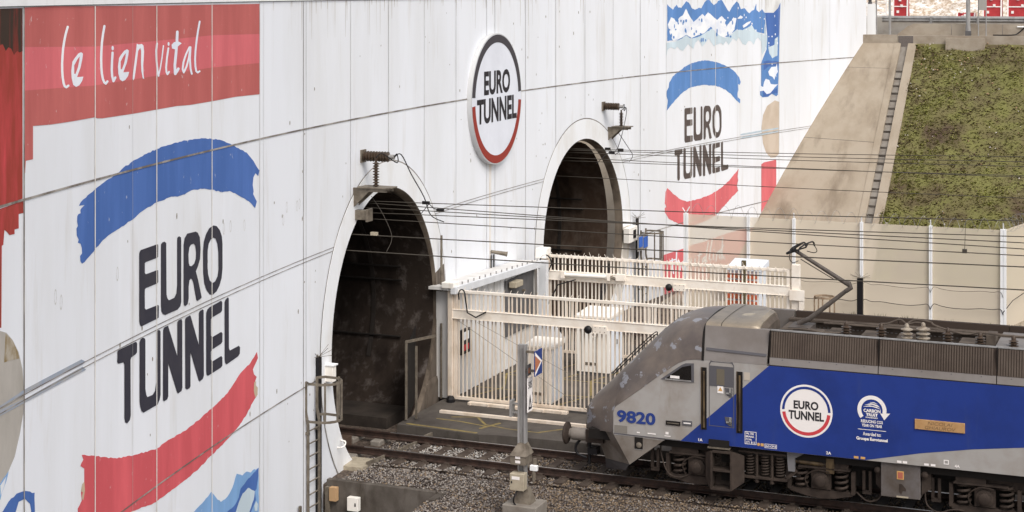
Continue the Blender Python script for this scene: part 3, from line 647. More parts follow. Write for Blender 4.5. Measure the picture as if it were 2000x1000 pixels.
mur('mural_script',lw,M_lav,.009,[C_(H0_),C_([f2(p) for p in H0_])])
# charcoal EURO TUNNEL
a_=Z(200,430,4.763); b_=Z(200,580,3.847)
EURO=[a_(p) for p in ([(345,290),(352,278),(510,222),(516,235),(515,340),(505,350),(400,390),(391,400),(391,490),(400,503),(505,464),(515,466),(516,575),(508,588),(400,632),(391,645),(391,820),(402,832),(515,788),(522,800),(520,905),(508,915),(370,983),(358,988),(345,970),(339,940),(339,310)],
 [(541,225),(555,205),(575,200),(590,212),(593,690),(600,725),(615,745),(665,722),(685,680),(692,600),(692,170),(700,155),(712,150),(727,160),(730,200),(730,760),(722,800),(695,832),(580,882),(560,872),(546,850),(541,800)],
 [(752,230),(760,170),(785,125),(865,106),(885,118),(903,160),(910,270),(905,360),(885,430),(866,475),(888,560),(920,718),(905,735),(880,752),(870,740),(842,580),(830,550),(818,543),(806,560),(799,620),(799,730),(790,780),(768,800),(755,790),(752,760)],
 [(932,290),(940,200),(960,130),(990,75),(1030,48),(1060,55),(1090,95),(1108,150),(1114,220),(1114,450),(1105,540),(1085,610),(1060,660),(1025,692),(995,690),(965,650),(945,590),(935,500)])]
EUROH=[a_(p) for p in ([(797,320),(805,255),(820,228),(845,218),(860,235),(868,300),(865,360),(850,405),(825,428),(808,425),(800,400)],[(976,280),(985,220),(1005,180),(1030,163),(1050,172),(1066,220),(1075,300),(1076,460),(1068,520),(1045,570),(1018,585),(995,560),(980,500),(975,440)])]
TUNN=[b_(p) for p in ([(110,410),(118,398),(250,336),(258,350),(257,415),(247,430),(213,455),(208,475),(210,890),(203,925),(182,950),(168,940),(162,910),(162,510),(155,490),(118,502),(108,490)],
 [(276,340),(283,318),(300,305),(316,312),(320,325),(320,690),(327,735),(335,752),(375,735),(392,705),(402,640),(402,262),(410,250),(425,248),(434,260),(434,735),(428,770),(412,808),(305,870),(290,855),(280,820),(276,780)],
 [(453,250),(460,230),(490,214),(560,445),(560,190),(568,175),(590,165),(597,180),(598,680),(592,705),(565,726),(558,715),(492,500),(492,745),(485,768),(460,784),(452,775)],
 [(618,170),(625,155),(655,138),(660,142),(722,360),(722,120),(730,105),(750,93),(758,100),(760,590),(752,615),(728,635),(720,625),(659,415),(659,670),(652,685),(632,696),(620,685)],
 [(777,120),(785,95),(800,78),(890,28),(898,40),(897,100),(888,115),(820,155),(813,170),(813,290),(822,302),(890,262),(900,275),(899,335),(890,350),(822,395),(813,410),(813,470),(822,485),(890,443),(899,455),(899,515),(888,530),(790,593),(780,585),(777,560)],
 [(915,40),(922,20),(940,2),(947,10),(948,385),(955,402),(1022,366),(1032,380),(1030,425),(1018,445),(930,507),(920,495),(916,470)])]
mur('mural_lettering',EURO+TUNN,M_char,.009,EUROH)
def bbox(ps): q=[p for s in ps for p in s]; return min(p[0] for p in q),max(p[0] for p in q),min(p[1] for p in q),max(p[1] for p in q)
def refit(ps,src,dst): return [[(dst[0]+(x-src[0])/(src[1]-src[0])*(dst[1]-dst[0]),dst[2]+(y-src[2])/(src[3]-src[2])*(dst[3]-dst[2])) for x,y in p] for p in ps]
def pxbox(x0,yt0,yb0,x1,yt1,yb1):
    a,b,c,d=atw(x0,yt0),atw(x0,yb0),atw(x1,yt1),atw(x1,yb1); return (a[0],c[0],(b[1]+d[1])/2,(a[1]+c[1])/2)
s1=bbox(EURO); d1=pxbox(1336.5,213,279,1409,205,267); s2=bbox(TUNN); d2=pxbox(1317,292,357,1422.5,274,334)
d1=(d1[0],d1[1],d1[2]-.03,d1[3]+.05); d2=(d2[0],d2[1],d2[2],d2[3])
mur('mural_lettering',refit(EURO,s1,d1)+refit(TUNN,s2,d2),M_char2,.009,refit(EUROH,s1,d1))
# right mural: mountains, water, dove, oval
H_=Z(1280,0,5)
mur('mural_sky',[H_([(115,40),(135,65),(170,95),(205,45),(225,75),(240,72),(252,78),(300,12),(325,25),(360,85),(385,95),(430,75),(450,80),(480,20),(500,0),(530,0),(550,30),(570,50),(600,30),(612,5),(650,0),(700,90),(720,115),(760,50),(795,12),(815,35),(835,90),(870,80),(890,105),(915,130),(940,105),(965,95),(985,35),(985,90),(1010,120),(1040,90),(1068,125),(1078,330),(1020,320),(990,310),(930,300),(850,300),(780,300),(700,360),(600,350),(500,350),(380,370),(250,390),(115,400)])],M_blue2)
mur('mural_foam',[H_([(105,555),(108,420),(180,410),(250,380),(300,345),(350,380),(430,355),(500,310),(560,275),(600,330),(680,370),(750,330),(790,290),(850,295),(910,262),(940,245),(960,280),(990,310),(1030,330),(1060,340),(1090,350),(1080,450),(1040,540),(1030,400),(1000,365),(980,385),(960,435),(930,400),(905,400),(880,440),(850,430),(830,390),(810,365),(790,400),(755,375),(715,440),(690,400),(660,440),(640,420),(610,430),(570,450),(520,375),(480,430),(455,455),(440,420),(420,390),(390,415),(370,480),(320,430),(270,495),(235,480),(215,455),(185,480),(150,460),(120,480)])],M_pgrey,.008)
mur('mural_peak',[H_([(120,240),(150,170),(180,180),(200,215),(240,165),(265,150),(297,85),(340,170),(370,215),(400,190),(455,135),(480,160),(512,118),(560,160),(600,195),(645,155),(690,200),(690,260),(760,170),(790,180),(770,290),(740,330),(660,365),(600,330),(540,260),(480,320),(400,350),(350,370),(300,340),(230,380),(170,400),(140,330)]),H_([(850,250),(900,215),(935,205),(915,235),(880,260),(858,272)]),H_([(800,180),(830,150),(855,165),(845,180),(815,185)])],mat('mural_snow',rgb(240,241,244),rgb(222,226,236),(1.2,1.2,2),.45,.6),.010)
mur('mural_water',[H_([(1068,125),(1160,125),(1195,80),(1220,25),(1212,300),(1208,560),(1195,925),(1180,940),(1135,915),(1100,945),(1045,950),(1022,930),(1020,880),(1030,830),(1030,620),(1085,480),(1090,330)])],M_blue2,.008)
mur('mural_water',[H_([(1072,125),(1150,127),(1195,80),(1216,40),(1210,330),(1190,360),(1160,380),(1155,440),(1110,460),(1092,330)]),H_([(1050,880),(1100,910),(1190,860),(1192,910),(1135,915),(1100,940),(1050,945)]),H_([(1055,600),(1100,590),(1204,600),(1203,640),(1100,650),(1055,690)])],M_blue,.010)
mur('mural_foam',[H_([(1100,460),(1160,440),(1165,380),(1195,360),(1190,540),(1140,570),(1110,520)]),H_([(1065,230),(1075,330),(1092,350),(1085,470),(1050,520),(1040,440),(1060,330)])],M_pgrey,.011)
mur('mural_bird',[H_([(1100,700),(1130,655),(1175,650),(1185,620),(1190,680),(1195,700),(1170,740),(1160,780),(1142,750),(1112,738)]),H_([(1015,830),(1050,850),(1060,800),(1075,770),(1110,780),(1125,820),(1160,825),(1195,822),(1160,860),(1120,910),(1085,920),(1055,885),(1018,892)])],M_lav,.011)
mur('mural_cap',[H_([(1070,-20),(1220,-20),(1220,25),(1195,80),(1160,125),(1110,122),(1068,118)])],mat('mural_cap_grey',rgb(206,204,202),rgb(228,228,228),(3,3,1),.4,.6),.006)
sk=[];sw=[]
rs=np.random.RandomState(9)
for k in range(34):
    x=130+640*rs.rand(); y=180+220*rs.rand(); sk.append(H_(circ(x,y,4+6*rs.rand(),8,8+16*rs.rand())))
for k in range(34):
    x=640+420*rs.rand() if k<20 else 1060+140*rs.rand(); y=(40+280*rs.rand()) if k<20 else 150+700*rs.rand(); sw.append(H_(circ(x,y,3+4*rs.rand(),7,5+9*rs.rand())))
mur('mural_fleck',sk,M_blue2,.013); mur('mural_fleck',sw,M_lav,.014)
I_=Z(1280,100,5)
mur('mural_arc',[I_([(110,580),(120,480),(108,440),(110,390),(130,350),(135,305),(170,245),(230,195),(290,150),(350,117),(420,98),(485,88),(590,105),(660,130),(720,158),(780,205),(820,260),(833,300),(822,330),(808,320),(810,380),(800,420),(805,450),(828,470),(826,510),(790,480),(740,420),(690,380),(630,350),(590,338),(530,335),(470,328),(400,340),(340,355),(270,400),(200,470),(150,530)])],M_blue2)
K_=Z(1280,300,3.846)
mur('mural_arc',[K_([(90,258),(130,300),(190,345),(240,360),(330,340),(420,305),(490,260),(560,195),(625,115),(618,170),(622,200),(612,240),(622,280),(580,320),(520,390),(450,465),(380,505),(300,535),(230,540),(160,520),(100,490),(70,440),(70,410),(80,400),(70,375),(75,290)])],M_redb)
mur('mural_oval',[P([(1513,196),(1522,199),(1521.5,300),(1515,307),(1505,308),(1496,298),(1490,280),(1487,250),(1490,225),(1498,207)])],M_sand)
mur('mural_bar',[P([(1446,262),(1452,260.5),(1487,254.5),(1520,249),(1520,252),(1487,257.5),(1453,263.5),(1446,264)]),P([(1446,269.5),(1452,267),(1487,260.5),(1520,254.5),(1520,258),(1487,264),(1453,270),(1446,270.5)])],M_gbar2,.008)
mur('mural_post',[P([(1486.5,321),(1492,317),(1504,314.5),(1516,311.5),(1516,440),(1486.5,470)])],M_redb)
mur('mural_banner',[P([(1293.5,499),(1333,486),(1342,481),(1376,472),(1410,459),(1446,448),(1467,445),(1487,440),(1487,520),(1340,566),(1296,578)])],M_redb)
L_=lambda q:[K_(p) for p in q]
tl=strokes([[(125,790),(128,860),(135,900)],[(112,805),(150,795)],[(158,738),(156,800),(152,880)],[(156,830),(172,800),(182,820),(184,880)],[(205,850),(222,815),(212,805),(200,850),(212,880),(228,860)],[(252,790),(262,840),(270,790)],[(298,790),(296,835),(304,830)],[(335,735),(326,790),(324,830),(334,832)],[(318,765),(346,755)],[(372,775),(356,790),(352,818),(364,800),(374,780),(374,826)],[(397,665),(385,730),(378,800),(386,812)],[(425,645),(412,720),(402,790),(415,798)],[(437,745),(432,795),(440,795)],[(455,805),(462,745),(478,730),(482,790)],[(503,625),(500,700),(496,795)],[(512,690),(482,730),(520,792)]],10)+[circ(299,768,4,8,7),circ(438,722,4,8,7)]
mur('mural_script',L_(tl),M_lav,.010)
# ---------------------------------------------------------------- round sign
sgn=thing('round_sign','large round white sign with black and red ring mounted high between the two tunnels','sign',(wu(9.5),9.5,8.2))
scv,scz,sr=9.15,8.235,2.02; n_=wn(9.6)
tv=Vector((-n_.y,n_.x,0))
def sp_(a,b,off): q=wp(scv,0,off); return Vector((q.x+tv.x*a,q.y+tv.y*a,scz+b))
m=MB(); 
for k,(r0,o0,r1,o1) in enumerate(((sr,.02,sr,.34),)):
    a=[sp_(sr*math.cos(2*math.pi*i/72),sr*math.sin(2*math.pi*i/72),.02) for i in range(72)]; b=[sp_(sr*math.cos(2*math.pi*i/72),sr*math.sin(2*math.pi*i/72),.18) for i in range(72)]
    m.loft([a,b],closed=True)
m.build('drum',mat('sign_drum',rgb(196,196,196)),sgn,smooth=True,sharp=40)
dk=lambda nm,polys,mm,off,holes=():decal(nm,cdt(polys,holes),lambda a,b:sp_(a,b,off),mm,sgn)
dk('face',[circ(0,0,sr*.985,72)],M_sface,.184)
dk('ring',[ringarc(0,0,sr*.862,sr*.982,4,176)],M_sblk,.189); dk('ring',[ringarc(0,0,sr*.862,sr*.982,184,356)],M_sred,.189)
def stext(s,x0,x1,y0,y1,fn,mm,par,bold=.03,nm='lettering'):
    return decal(nm,textbm(s,(x0,x1,y0,y1),bold),fn,mm,par)
stext('EURO',-.80*sr*.66,.80*sr*.64,.075*sr,.44*sr,lambda a,b:sp_(a,b,.190),M_blk,sgn,.035)
stext('TUNNEL',-.80*sr,.79*sr,-.35*sr,.025*sr,lambda a,b:sp_(a,b,.190),M_blk,sgn,.035)
# ================================================================ TUNNELS AND TRACKS
M_walk=mat('sooty_walkway',rgb(74,65,58),rgb(52,45,40),(1.5,1.5,1.5),.4,.65,.95)
for i,(c,z,r) in enumerate(TUN):
    lab=('near railway tunnel bore with dirty dark concrete lining and a side walkway','far railway tunnel bore with brown stained lining, seen above the second gate')[i]
    t=thing('railway_tunnel',lab,'tunnel',(wu(c)-.7,c,GZ))
    m=MB(); a0=math.asin((-.5-z)/(r-.1)); secs=[]
    for u in [wu(c)-.26-1.2*k for k in range(40)]:
        secs.append([(u,c+(r-.13)*math.cos(t_),z+(r-.13)*math.sin(t_)) for t_ in [a0+(math.pi-2*a0)*k/40 for k in range(41)]])
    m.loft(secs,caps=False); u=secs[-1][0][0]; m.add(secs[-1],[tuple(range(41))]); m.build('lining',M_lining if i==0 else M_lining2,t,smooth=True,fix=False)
    m=MB(); m.box((u,c-3.4,-.9),(wu(c)-.35,c+3.4,GZ-.06 if i==0 else -.25)); m.build('track_slab',mat('tunnel_floor',rgb(84,76,70),rgb(58,52,48),(1,1,1),.4,.65,.95),t)
    m=MB(); m.box((u,c+.95 if i==0 else c-3.4,-.6),(wu(c)-.45,c+3.2 if i==0 else c-.95,.0)); m.build('walkway',M_walk,t)
    m=MB()
    for k in range(9):
        uu=wu(c)-2.2-3.6*k; q=(r-.135)
        for s in range(14):
            t0,t1=(-.45+ .17*s),(-.45+.17*(s+1))
            m.hexa([(uu,c+q*math.cos(t0),z+q*math.sin(t0)),(uu+.12,c+q*math.cos(t0),z+q*math.sin(t0)),(uu+.12,c+q*math.cos(t1),z+q*math.sin(t1)),(uu,c+q*math.cos(t1),z+q*math.sin(t1)),(uu,c+(q-.03)*math.cos(t0),z+(q-.03)*math.sin(t0)),(uu+.12,c+(q-.03)*math.cos(t0),z+(q-.03)*math.sin(t0)),(uu+.12,c+(q-.03)*math.cos(t1),z+(q-.03)*math.sin(t1)),(uu,c+(q-.03)*math.cos(t1),z+(q-.03)*math.sin(t1))])
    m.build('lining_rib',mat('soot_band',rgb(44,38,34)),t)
    m=MB()
    for zz in ((.95,3.3),):
        for t_ in (-.28,.18,.30): m.tube([(u,c+(r-.2)*math.cos(t_),z+(r-.2)*math.sin(t_)),(wu(c)-1.2,c+(r-.2)*math.cos(t_),z+(r-.2)*math.sin(t_))],.03,6)
    m.build('cable_run',M_bogied,t)
# boots at the foot of the near collar
m=MB(); q=wp(4.1,0,0)
m.loft([[(-4.05,4.02,-.3),(-3.66,4.05,-.3),(-3.66,4.9,-.3),(-4.05,4.9,-.3)],[(-4.05,4.02,.50),(-3.66,4.05,.48),(-3.66,4.9,.48),(-4.05,4.9,.50)],[(-4.05,4.16,.62),(-3.685,4.18,.60),(-3.685,4.9,.60),(-4.05,4.9,.62)]],closed=True)
o=m.build('collar_boot',M_jamb,wall)
m=MB(); m.tube([(-3.55,4.72,-.02),(-3.55,4.72,2.0),(-3.58,4.8,2.1),(-3.58,4.8,4.6)],.035,8); m.tube([(-3.6,4.9,-.02),(-3.6,4.9,3.4)],.025,6); m.build('conduit',M_galvd,wall)
def railprof(v,u0,u1,name,par):
    m=MB(); h=[(-.07,-.172),(.07,-.172),(.07,-.155),(.012,-.13),(.012,-.045),(.034,-.035),(.034,-.002),(-.034,-.002),(-.034,-.035),(-.012,-.045),(-.012,-.13),(-.07,-.155)]
    m.loft([[(u,v+a,z) for a,z in h] for u in (u0,u1)],closed=True); r_=m.build(name,M_rail,par)
    m=MB(); m.box((u0 if u0>-6 else -3.2,v-.026,-.0015),(u1,v+.026,.001)); m.build('running_surface',M_railtop,r_)
def track(vc,u0,u1,lab,us0):
    t=thing('railway_track',lab,'railway track',(u0,vc,GZ))
    for s in (-1,1): railprof(vc+s*.752,u0,u1,'rail',t)
    u=us0; first=None
    k=0
    while u<u1 and k<60:
        if first is None:
            m=MB(); m.loft([[(u+a,vc+v,z) for a,z in ((-.14,-.4),(.14,-.4),(.11,-.178),(-.11,-.178))] for v in (-1.28,-.5,.5,1.28)],closed=True)
            for s in (-1,1):
                for d in (-.11,.11): m.box((u-.06,vc+s*.752+d-.03,-.179),(u+.06,vc+s*.752+d+.03,-.135))
            first=m.build('sleeper',M_sleeper,t); base=u
        else:
            c=first.copy(); COL.objects.link(c); c.parent=t; c.matrix_parent_inverse=first.matrix_parent_inverse.copy(); c.location=(u-base,0,0)
        u+=.62; k+=1
    return t
track(0,-40,30,'near railway track of brown rusty rails running into the left-hand tunnel under the locomotive',-2.1)
track(16.6,-40,30,'far railway track running into the right-hand tunnel behind the second gate',-2.1)
# slab blocks inside the near tunnel and the timber across the track at its mouth
bs=thing('block_row','row of pale concrete rail blocks on the tunnel floor under the near rails','rail blocks',(-4.5,0,GZ))
for k in range(8):
    for s in (-1,1):
        m=MB(); u=-3.5-.75*k; m.box((u-.14,s*.752-.33,-.36),(u+.14,s*.752+.33,-.178)); m.build('block',M_chan,bs,bevel=.03)
m=MB(); m.bar((-2.72,-1.55,-.235),(-2.42,.68,-.235),.06,.20); m.bar((-2.40,.82,-.20),(-2.36,1.5,-.20),.06,.22); tag(m.build('ballast_board',M_galvd),'rusty board across the track holding back ballast at the near tunnel mouth','board')
m=MB(); p=atz(672,880,-.3); m.box((p.x-.2,p.y-.25,-.35),(p.x+.15,p.y+.15,.08)); tag(m.build('brown_box',mat('brown_box',rgb(84,66,54)),bevel=.015),'small brown box on the ballast at the foot of the near collar','box')
m=MB(); m.box((-3.4,-1.85,-.3),(-2.7,-1.0,-.20)); tag(m.build('timber_baulk',M_beige),'pale timber baulk beside the rail at the near tunnel mouth','timber')
# retaining wall in front of the ballast, bottom left
rw=thing('retaining_wall','low brown stained concrete wall holding back the ballast at the bottom of the photo','wall',(-1.4,-3.1,-1.9))
m=MB(); m.box((-3.0,-3.13,-1.95),(-.13,-2.98,-.16)); m.build('wall_face',M_dirtc,rw,bevel=.01)
m=MB(); m.box((-.127,-3.5,-1.0),(.02,-2.75,-.22)); m.build('wall_return',M_dirtc,rw)
m=MB(); a=atv(683,968,-3.15); b=atv(704,997,-3.15)
jb=thing('junction_box','small white junction box fixed to the low brown retaining wall','box',(a.x,-3.2,b.z))
m=MB(); m.box((a.x,-3.29,b.z),(b.x,-3.14,a.z)); m.build('casing',M_cab,jb,bevel=.008)
m=MB(); m.box((a.x+.20,-3.295,b.z+.12),(a.x+.235,-3.291,b.z+.20)); m.build('latch',M_black,jb)
# ================================================================ LEFT LADDER AND POLE
def caged_ladder(v0,v1,zb,zt,zh,lab,rungs=True,ofs=.22):
    vm=(v0+v1)/2; u=wu(vm)+ofs; t=thing('caged_ladder',lab,'ladder',(u,vm,zb))
    for v in (v0,v1):
        m=MB(); m.bar((u,v,zb),(u,v,zh[-1]-.12),.035,.06); m.bar((u,v,zh[-1]-.12),(u-.05,v-.02,zh[-1]+.18),.035,.06); m.bar((u-.05,v-.02,zh[-1]+.18),(u-.05,v-.02,zt),.035,.06); m.build('stringer',M_galvd,t)
    z=zb+.1
    while z<zh[-1]-.1 and rungs:
        m=MB(); m.tube([(u,v0,z),(u,v1,z)],.016,6); m.build('rung',M_galvd,t); z+=.30
    for z in zh:
        m=MB(); pts=[(u-.05,v0,z)]+[(u+.28+.42*math.sin(math.pi*k/12)*1.0 if 0<k<12 else u+.1,vm-.40*math.cos(math.pi*k/12),z) for k in range(13)]+[(u-.05,v1,z)]
        for k in range(len(pts)-1): m.bar(pts[k],pts[k+1],.012,.06)
        m.build('hoop',M_galvd,t)
    m=MB()
    for k in (2,5,7,10):
        a=math.pi*k/12; m.bar((u+.28+.42*math.sin(a),vm-.40*math.cos(a),zh[-1]-.02),(u+.28+.42*math.sin(a),vm-.40*math.cos(a),zh[0]+.05),.012,.05)
    m.build('cage_bar',M_galvd,t)
    for z in (zb+.6,zh[-1]-.35):
        m=MB()
        for v in (v0,v1): m.box((u-ofs,v-.03,z),(u+.03,v+.03,z+.06))
        m.build('bracket',M_galvd,t)
    return t
caged_ladder(-4.22,-3.68,-1.85,2.42,(2.40,1.52),'rusty caged ladder fixed to the wall at the left of the near tunnel',True,.10)
def spiked_pole(u,v,zb,zt,lab):
    t=thing('black_pole',lab,'pole',(u,v,zb))
    m=MB(); m.box((u-.04,v-.08,zb),(u+.04,v+.08,zt)); m.build('shaft',M_black,t)
    m=MB()
    for k in range(12):
        a=k*.5236+.2; m.tube([(u,v,zt),(u+.32*math.cos(a),v+.32*math.sin(a),zt+.05+.10*(k%3))],.006,4)
    m.build('spikes',M_galvd,t)
    return t
p=atw(618,697); pu=wu(p[0])+.05
spiked_pole(pu,p[0]+.02,-1.9,p[1],'tall black pole with spikes on top beside the left ladder and near tunnel')
def wallbox(name,lab,x0,y0,x1,y1,off,dep,mm,lens=False):
    a=atw(x0,y0); b=atw(x1,y1); t=thing(name,lab,'box',(wu(a[0])+off,a[0],b[1]))
    u=wu((a[0]+b[0])/2)+off; m=MB(); z0,z1=min(a[1],b[1]),max(a[1],b[1]); m.box((u,min(a[0],b[0]),z0),(u+dep,max(a[0],b[0]),z1)); m.build('casing',mm,t,bevel=.012)
    m=MB(); m.box((u-off,a[0]+.05,z0+.08),(u,a[0]+.1,z1-.08)); m.build('bracket',M_galvd,t)
    if lens:
        vm=(a[0]+b[0])/2; m=MB(); m.box((u+dep+.001,vm-.02,z0+.13),(u+dep+.02,vm+.30,z1-.12)); m.build('lens_hood',M_black,t)
    return t
a=atv(627,714,-3.05); b=atv(653,748,-3.05)
t=thing('wall_box','white metal box on a bracket at the left edge of the near tunnel mouth','box',(a.x,-3.0,b.z))
m=MB(); m.box((a.x,-3.02,b.z),(b.x-.06,-2.84,a.z)); m.build('casing',M_cab,t,bevel=.01)
m=MB(); m.box((a.x-.02,-3.04,a.z),(b.x-.03,-2.80,a.z+.03)); m.build('lid',M_white,t)
m=MB(); m.box((wu(-2.9),-2.9,b.z+.1),(a.x,-2.86,a.z-.1)); m.build('bracket',M_galvd,t)
m=MB(); c=wp(-2.15,.35,.08); m.tube([(c.x-.06,c.y-.10,c.z),(c.x+.06,c.y-.09,c.z+.02),(c.x+.10,c.y,c.z+.05),(c.x+.07,c.y+.08,c.z+.12),(c.x-.06,c.y+.09,c.z+.14)],.018,6); tag(m.build('lifting_eye',M_cab),'small white loop fixed on the left foot of the near collar','bracket')
m=MB(); a=atz(682,985,-.9); m.box((wu(-4.9)+.02,-4.75,-1.9),(wu(-4.9)+.07,-4.68,-.35)); tag(m.build('short_stake',M_galvd),'short rusty stake standing against the wall left of the ladder','stake')
pt=thing('marker_post','short dark steel post with a wooden block between pole and retaining wall','post',(-2.85,-3.25,-1.9))
m=MB(); m.box((-2.95,-3.3,-1.9),(-2.86,-3.2,-.30)); m.build('shaft',M_galvd,pt)
m=MB(); m.box((-2.84,-3.3,-.62),(-2.66,-3.16,-.30)); m.build('block',mat('timber_block',rgb(206,168,126)),pt)
# right-hand pole, boxes, ladder and blue sign beside the far tunnel
p=atw(1240,425); spiked_pole(wu(p[0])+.14,p[0]-.15,-.3,p[1],'tall black pole with spikes on top at the right of the far tunnel')
wallbox('camera_box','cream box with a dark lens hood beside the far tunnel and black pole',1213,446,1234,468,.05,.22,M_cab,True)
caged_ladder(21.75,22.35,-.3,2.55,(2.46,1.40),'pale grey caged ladder on the wall right of the far tunnel',True)
bsn=thing('blue_notice','pair of small blue notice panels on the ladder right of the far tunnel','sign',(wu(22.5)+.3,22.4,1.6)); q=wu(22.5)+.30
for x0,x1 in ((1248,1254),(1257,1264)):
    a=atu(x0,464,q); b=atu(x1,481,q); m=MB(); m.box((q,a.y,b.z),(q+.03,b.y,a.z)); m.build('panel',M_sbl2,bsn)
a=atu(1246.5,461,q); b=atu(1265.5,483,q); m=MB(); m.box((q-.03,a.y,b.z),(q-.002,b.y,a.z)); m.build('back_plate',M_galv,bsn)
# ================================================================ HIGH VOLTAGE BRACKETS
def insul(m,base,axis,L,r0,r1,n):
    pr=[(r0*.8,0)]
    for k in range(n):
        h=L*(k+.15)/n; pr+=[(r0,h),(r1,h+L*.28/n),(r1,h+L*.42/n),(r0,h+L*.7/n)]
    pr.append((r0*.8,L)); m.lathe(base,axis,pr,14)
def hv(vw,zi,zb,lab,sc=1.0,flip=False):
    u=wu(vw); t=thing('insulator_bracket',lab,'insulator',(u,vw,zb),'high voltage brackets above the tunnel mouths')
    m=MB(); m.box((u,vw-.14,zi-.16),(u+.05,vw+.14,zi+.16)); m.build('wall_plate',M_galvd,t)
    m=MB(); insul(m,(u+.05,vw,zi),(1,0,0),.72*sc,.075,.135,9); m.build('insulator',M_porc,t,smooth=True,sharp=50)
    m=MB(); m.lathe((u+.05+.72*sc,vw,zi),(1,0,0),[(.06,0),(.06,.14)],12); m.build('end_cap',M_galv,t,smooth=True,sharp=40)
    vb=vw+(-.62 if not flip else .42)
    m=MB()
    for d in (0,.34): m.prism([(wu(vb+d),vb+d,zb),(u+1.0*sc,vb+d,zb),(u+1.0*sc,vb+d,zb-.09),(u+.5,vb+d,zb-.09),(wu(vb+d),vb+d,zb-.5)],(0,.05,0))
    m.box((u+.2,vb-.06,zb),(u+1.08*sc,vb+.45,zb+.03)); m.build('shelf_bracket',M_galvd,t)
    m=MB(); insul(m,(u+.62*sc,vb+.17,zb+.03),(0,0,1),.62*sc,.04,.085,9); m.lathe((u+.62*sc,vb+.17,zb+.03+.62*sc),(0,0,1),[(.03,0),(.03,.1)],8); m.build('surge_arrester',M_porc,t,smooth=True,sharp=50)
    e=(u+.05+.86*sc,vw,zi); s=(u+.62*sc,vb+.17,zb+.75*sc)
    m=MB(); m.tube([e,(e[0]+.06,e[1]+.03,e[2]+.08),(e[0]+.03,e[1]+.1,e[2]-.15),(s[0]+.2,s[1]-.05,s[2]+.12),s],.014,6); m.build('jumper_lead',M_black,t)
    return t,e
t1,e1=hv(-.55,7.36,6.62,'brown insulator, bracket and arrester above the near tunnel on its left')
t2,e2=hv(18.72,7.4,6.62,'brown insulator, bracket and arrester above the far tunnel on its right',.8,True)
m=MB(); vb=-.55
m.box((wu(-1),-1.08,5.80),(wu(-1)+.34,-.86,6.04)); m.box((wu(-1)+.34,-1.12,5.76),(wu(-1)+.40,-.82,6.08)); tag(m.build('steel_bracket',M_galvd,bevel=.01),'pale steel box bracket under the insulator shelf above the near tunnel','bracket')
m=MB(); a=atv(757,303,-.5); m.tube([e1,(e1[0]+.1,e1[1]+.2,e1[2]+.05),(e1[0]+.2,e1[1]+.6,e1[2]-.5),(e1[0]+.15,.9,6.2),(e1[0]+.3,1.0,5.72),(-1.6,.6,5.62)],.014,6); tag(m.build('feeder_cable',M_black),'black feeder cable looping down from the near tunnel insulator to the wires','cable')
m=MB(); m.tube([(-2.9,-.95,6.4),(-2.6,-.9,5.95),(-2.35,-.9,5.4),(-2.4,-1.1,5.05)],.007,6); tag(m.build('earth_lead',M_wire),'thin grey lead hanging from the near bracket across the tunnel mouth','cable')
m=MB(); m.tube([e2,(e2[0]+.1,18.9,e2[2]-.2),(e2[0]+.1,17.9,6.0),(e2[0]+.05,17.0,5.9),(e2[0]-.1,16.2,5.6)],.012,6); m.tube([(e2[0]-.3,19.2,6.4),(e2[0]-.1,19.6,5.9),(e2[0],19.9,5.55),(e2[0]+.3,18.6,5.45)],.012,6); tag(m.build('feeder_cable',M_black),'black feeder cables hanging from the far tunnel insulator to the wires','cable')
# ================================================================ CCTV CAMERA ON THE WALL
p=atw(958,530); u=wu(p[0]); cc=thing('security_camera','small security camera on a double bracket on the wall between the tunnels','camera',(u,p[0],p[1]))
m=MB()
for d in (-.09,.12): m.tube([(u+.06,p[0]+d,2.5),(u+.06,p[0]+d,3.42)],.022,6); m.box((u,p[0]+d-.02,2.8),(u+.06,p[0]+d+.02,2.85))
m.build('bracket',M_black,cc)
m=MB(); m.tube([(u+.02,p[0]+.0,3.52),(u+.42,p[0]+.22,3.44)],[.05,.07],10); m.tube([(u+.42,p[0]+.22,3.44),(u+.46,p[0]+.24,3.43)],[.07,.085],10); m.build('housing',M_galvd,cc,smooth=True,sharp=40)
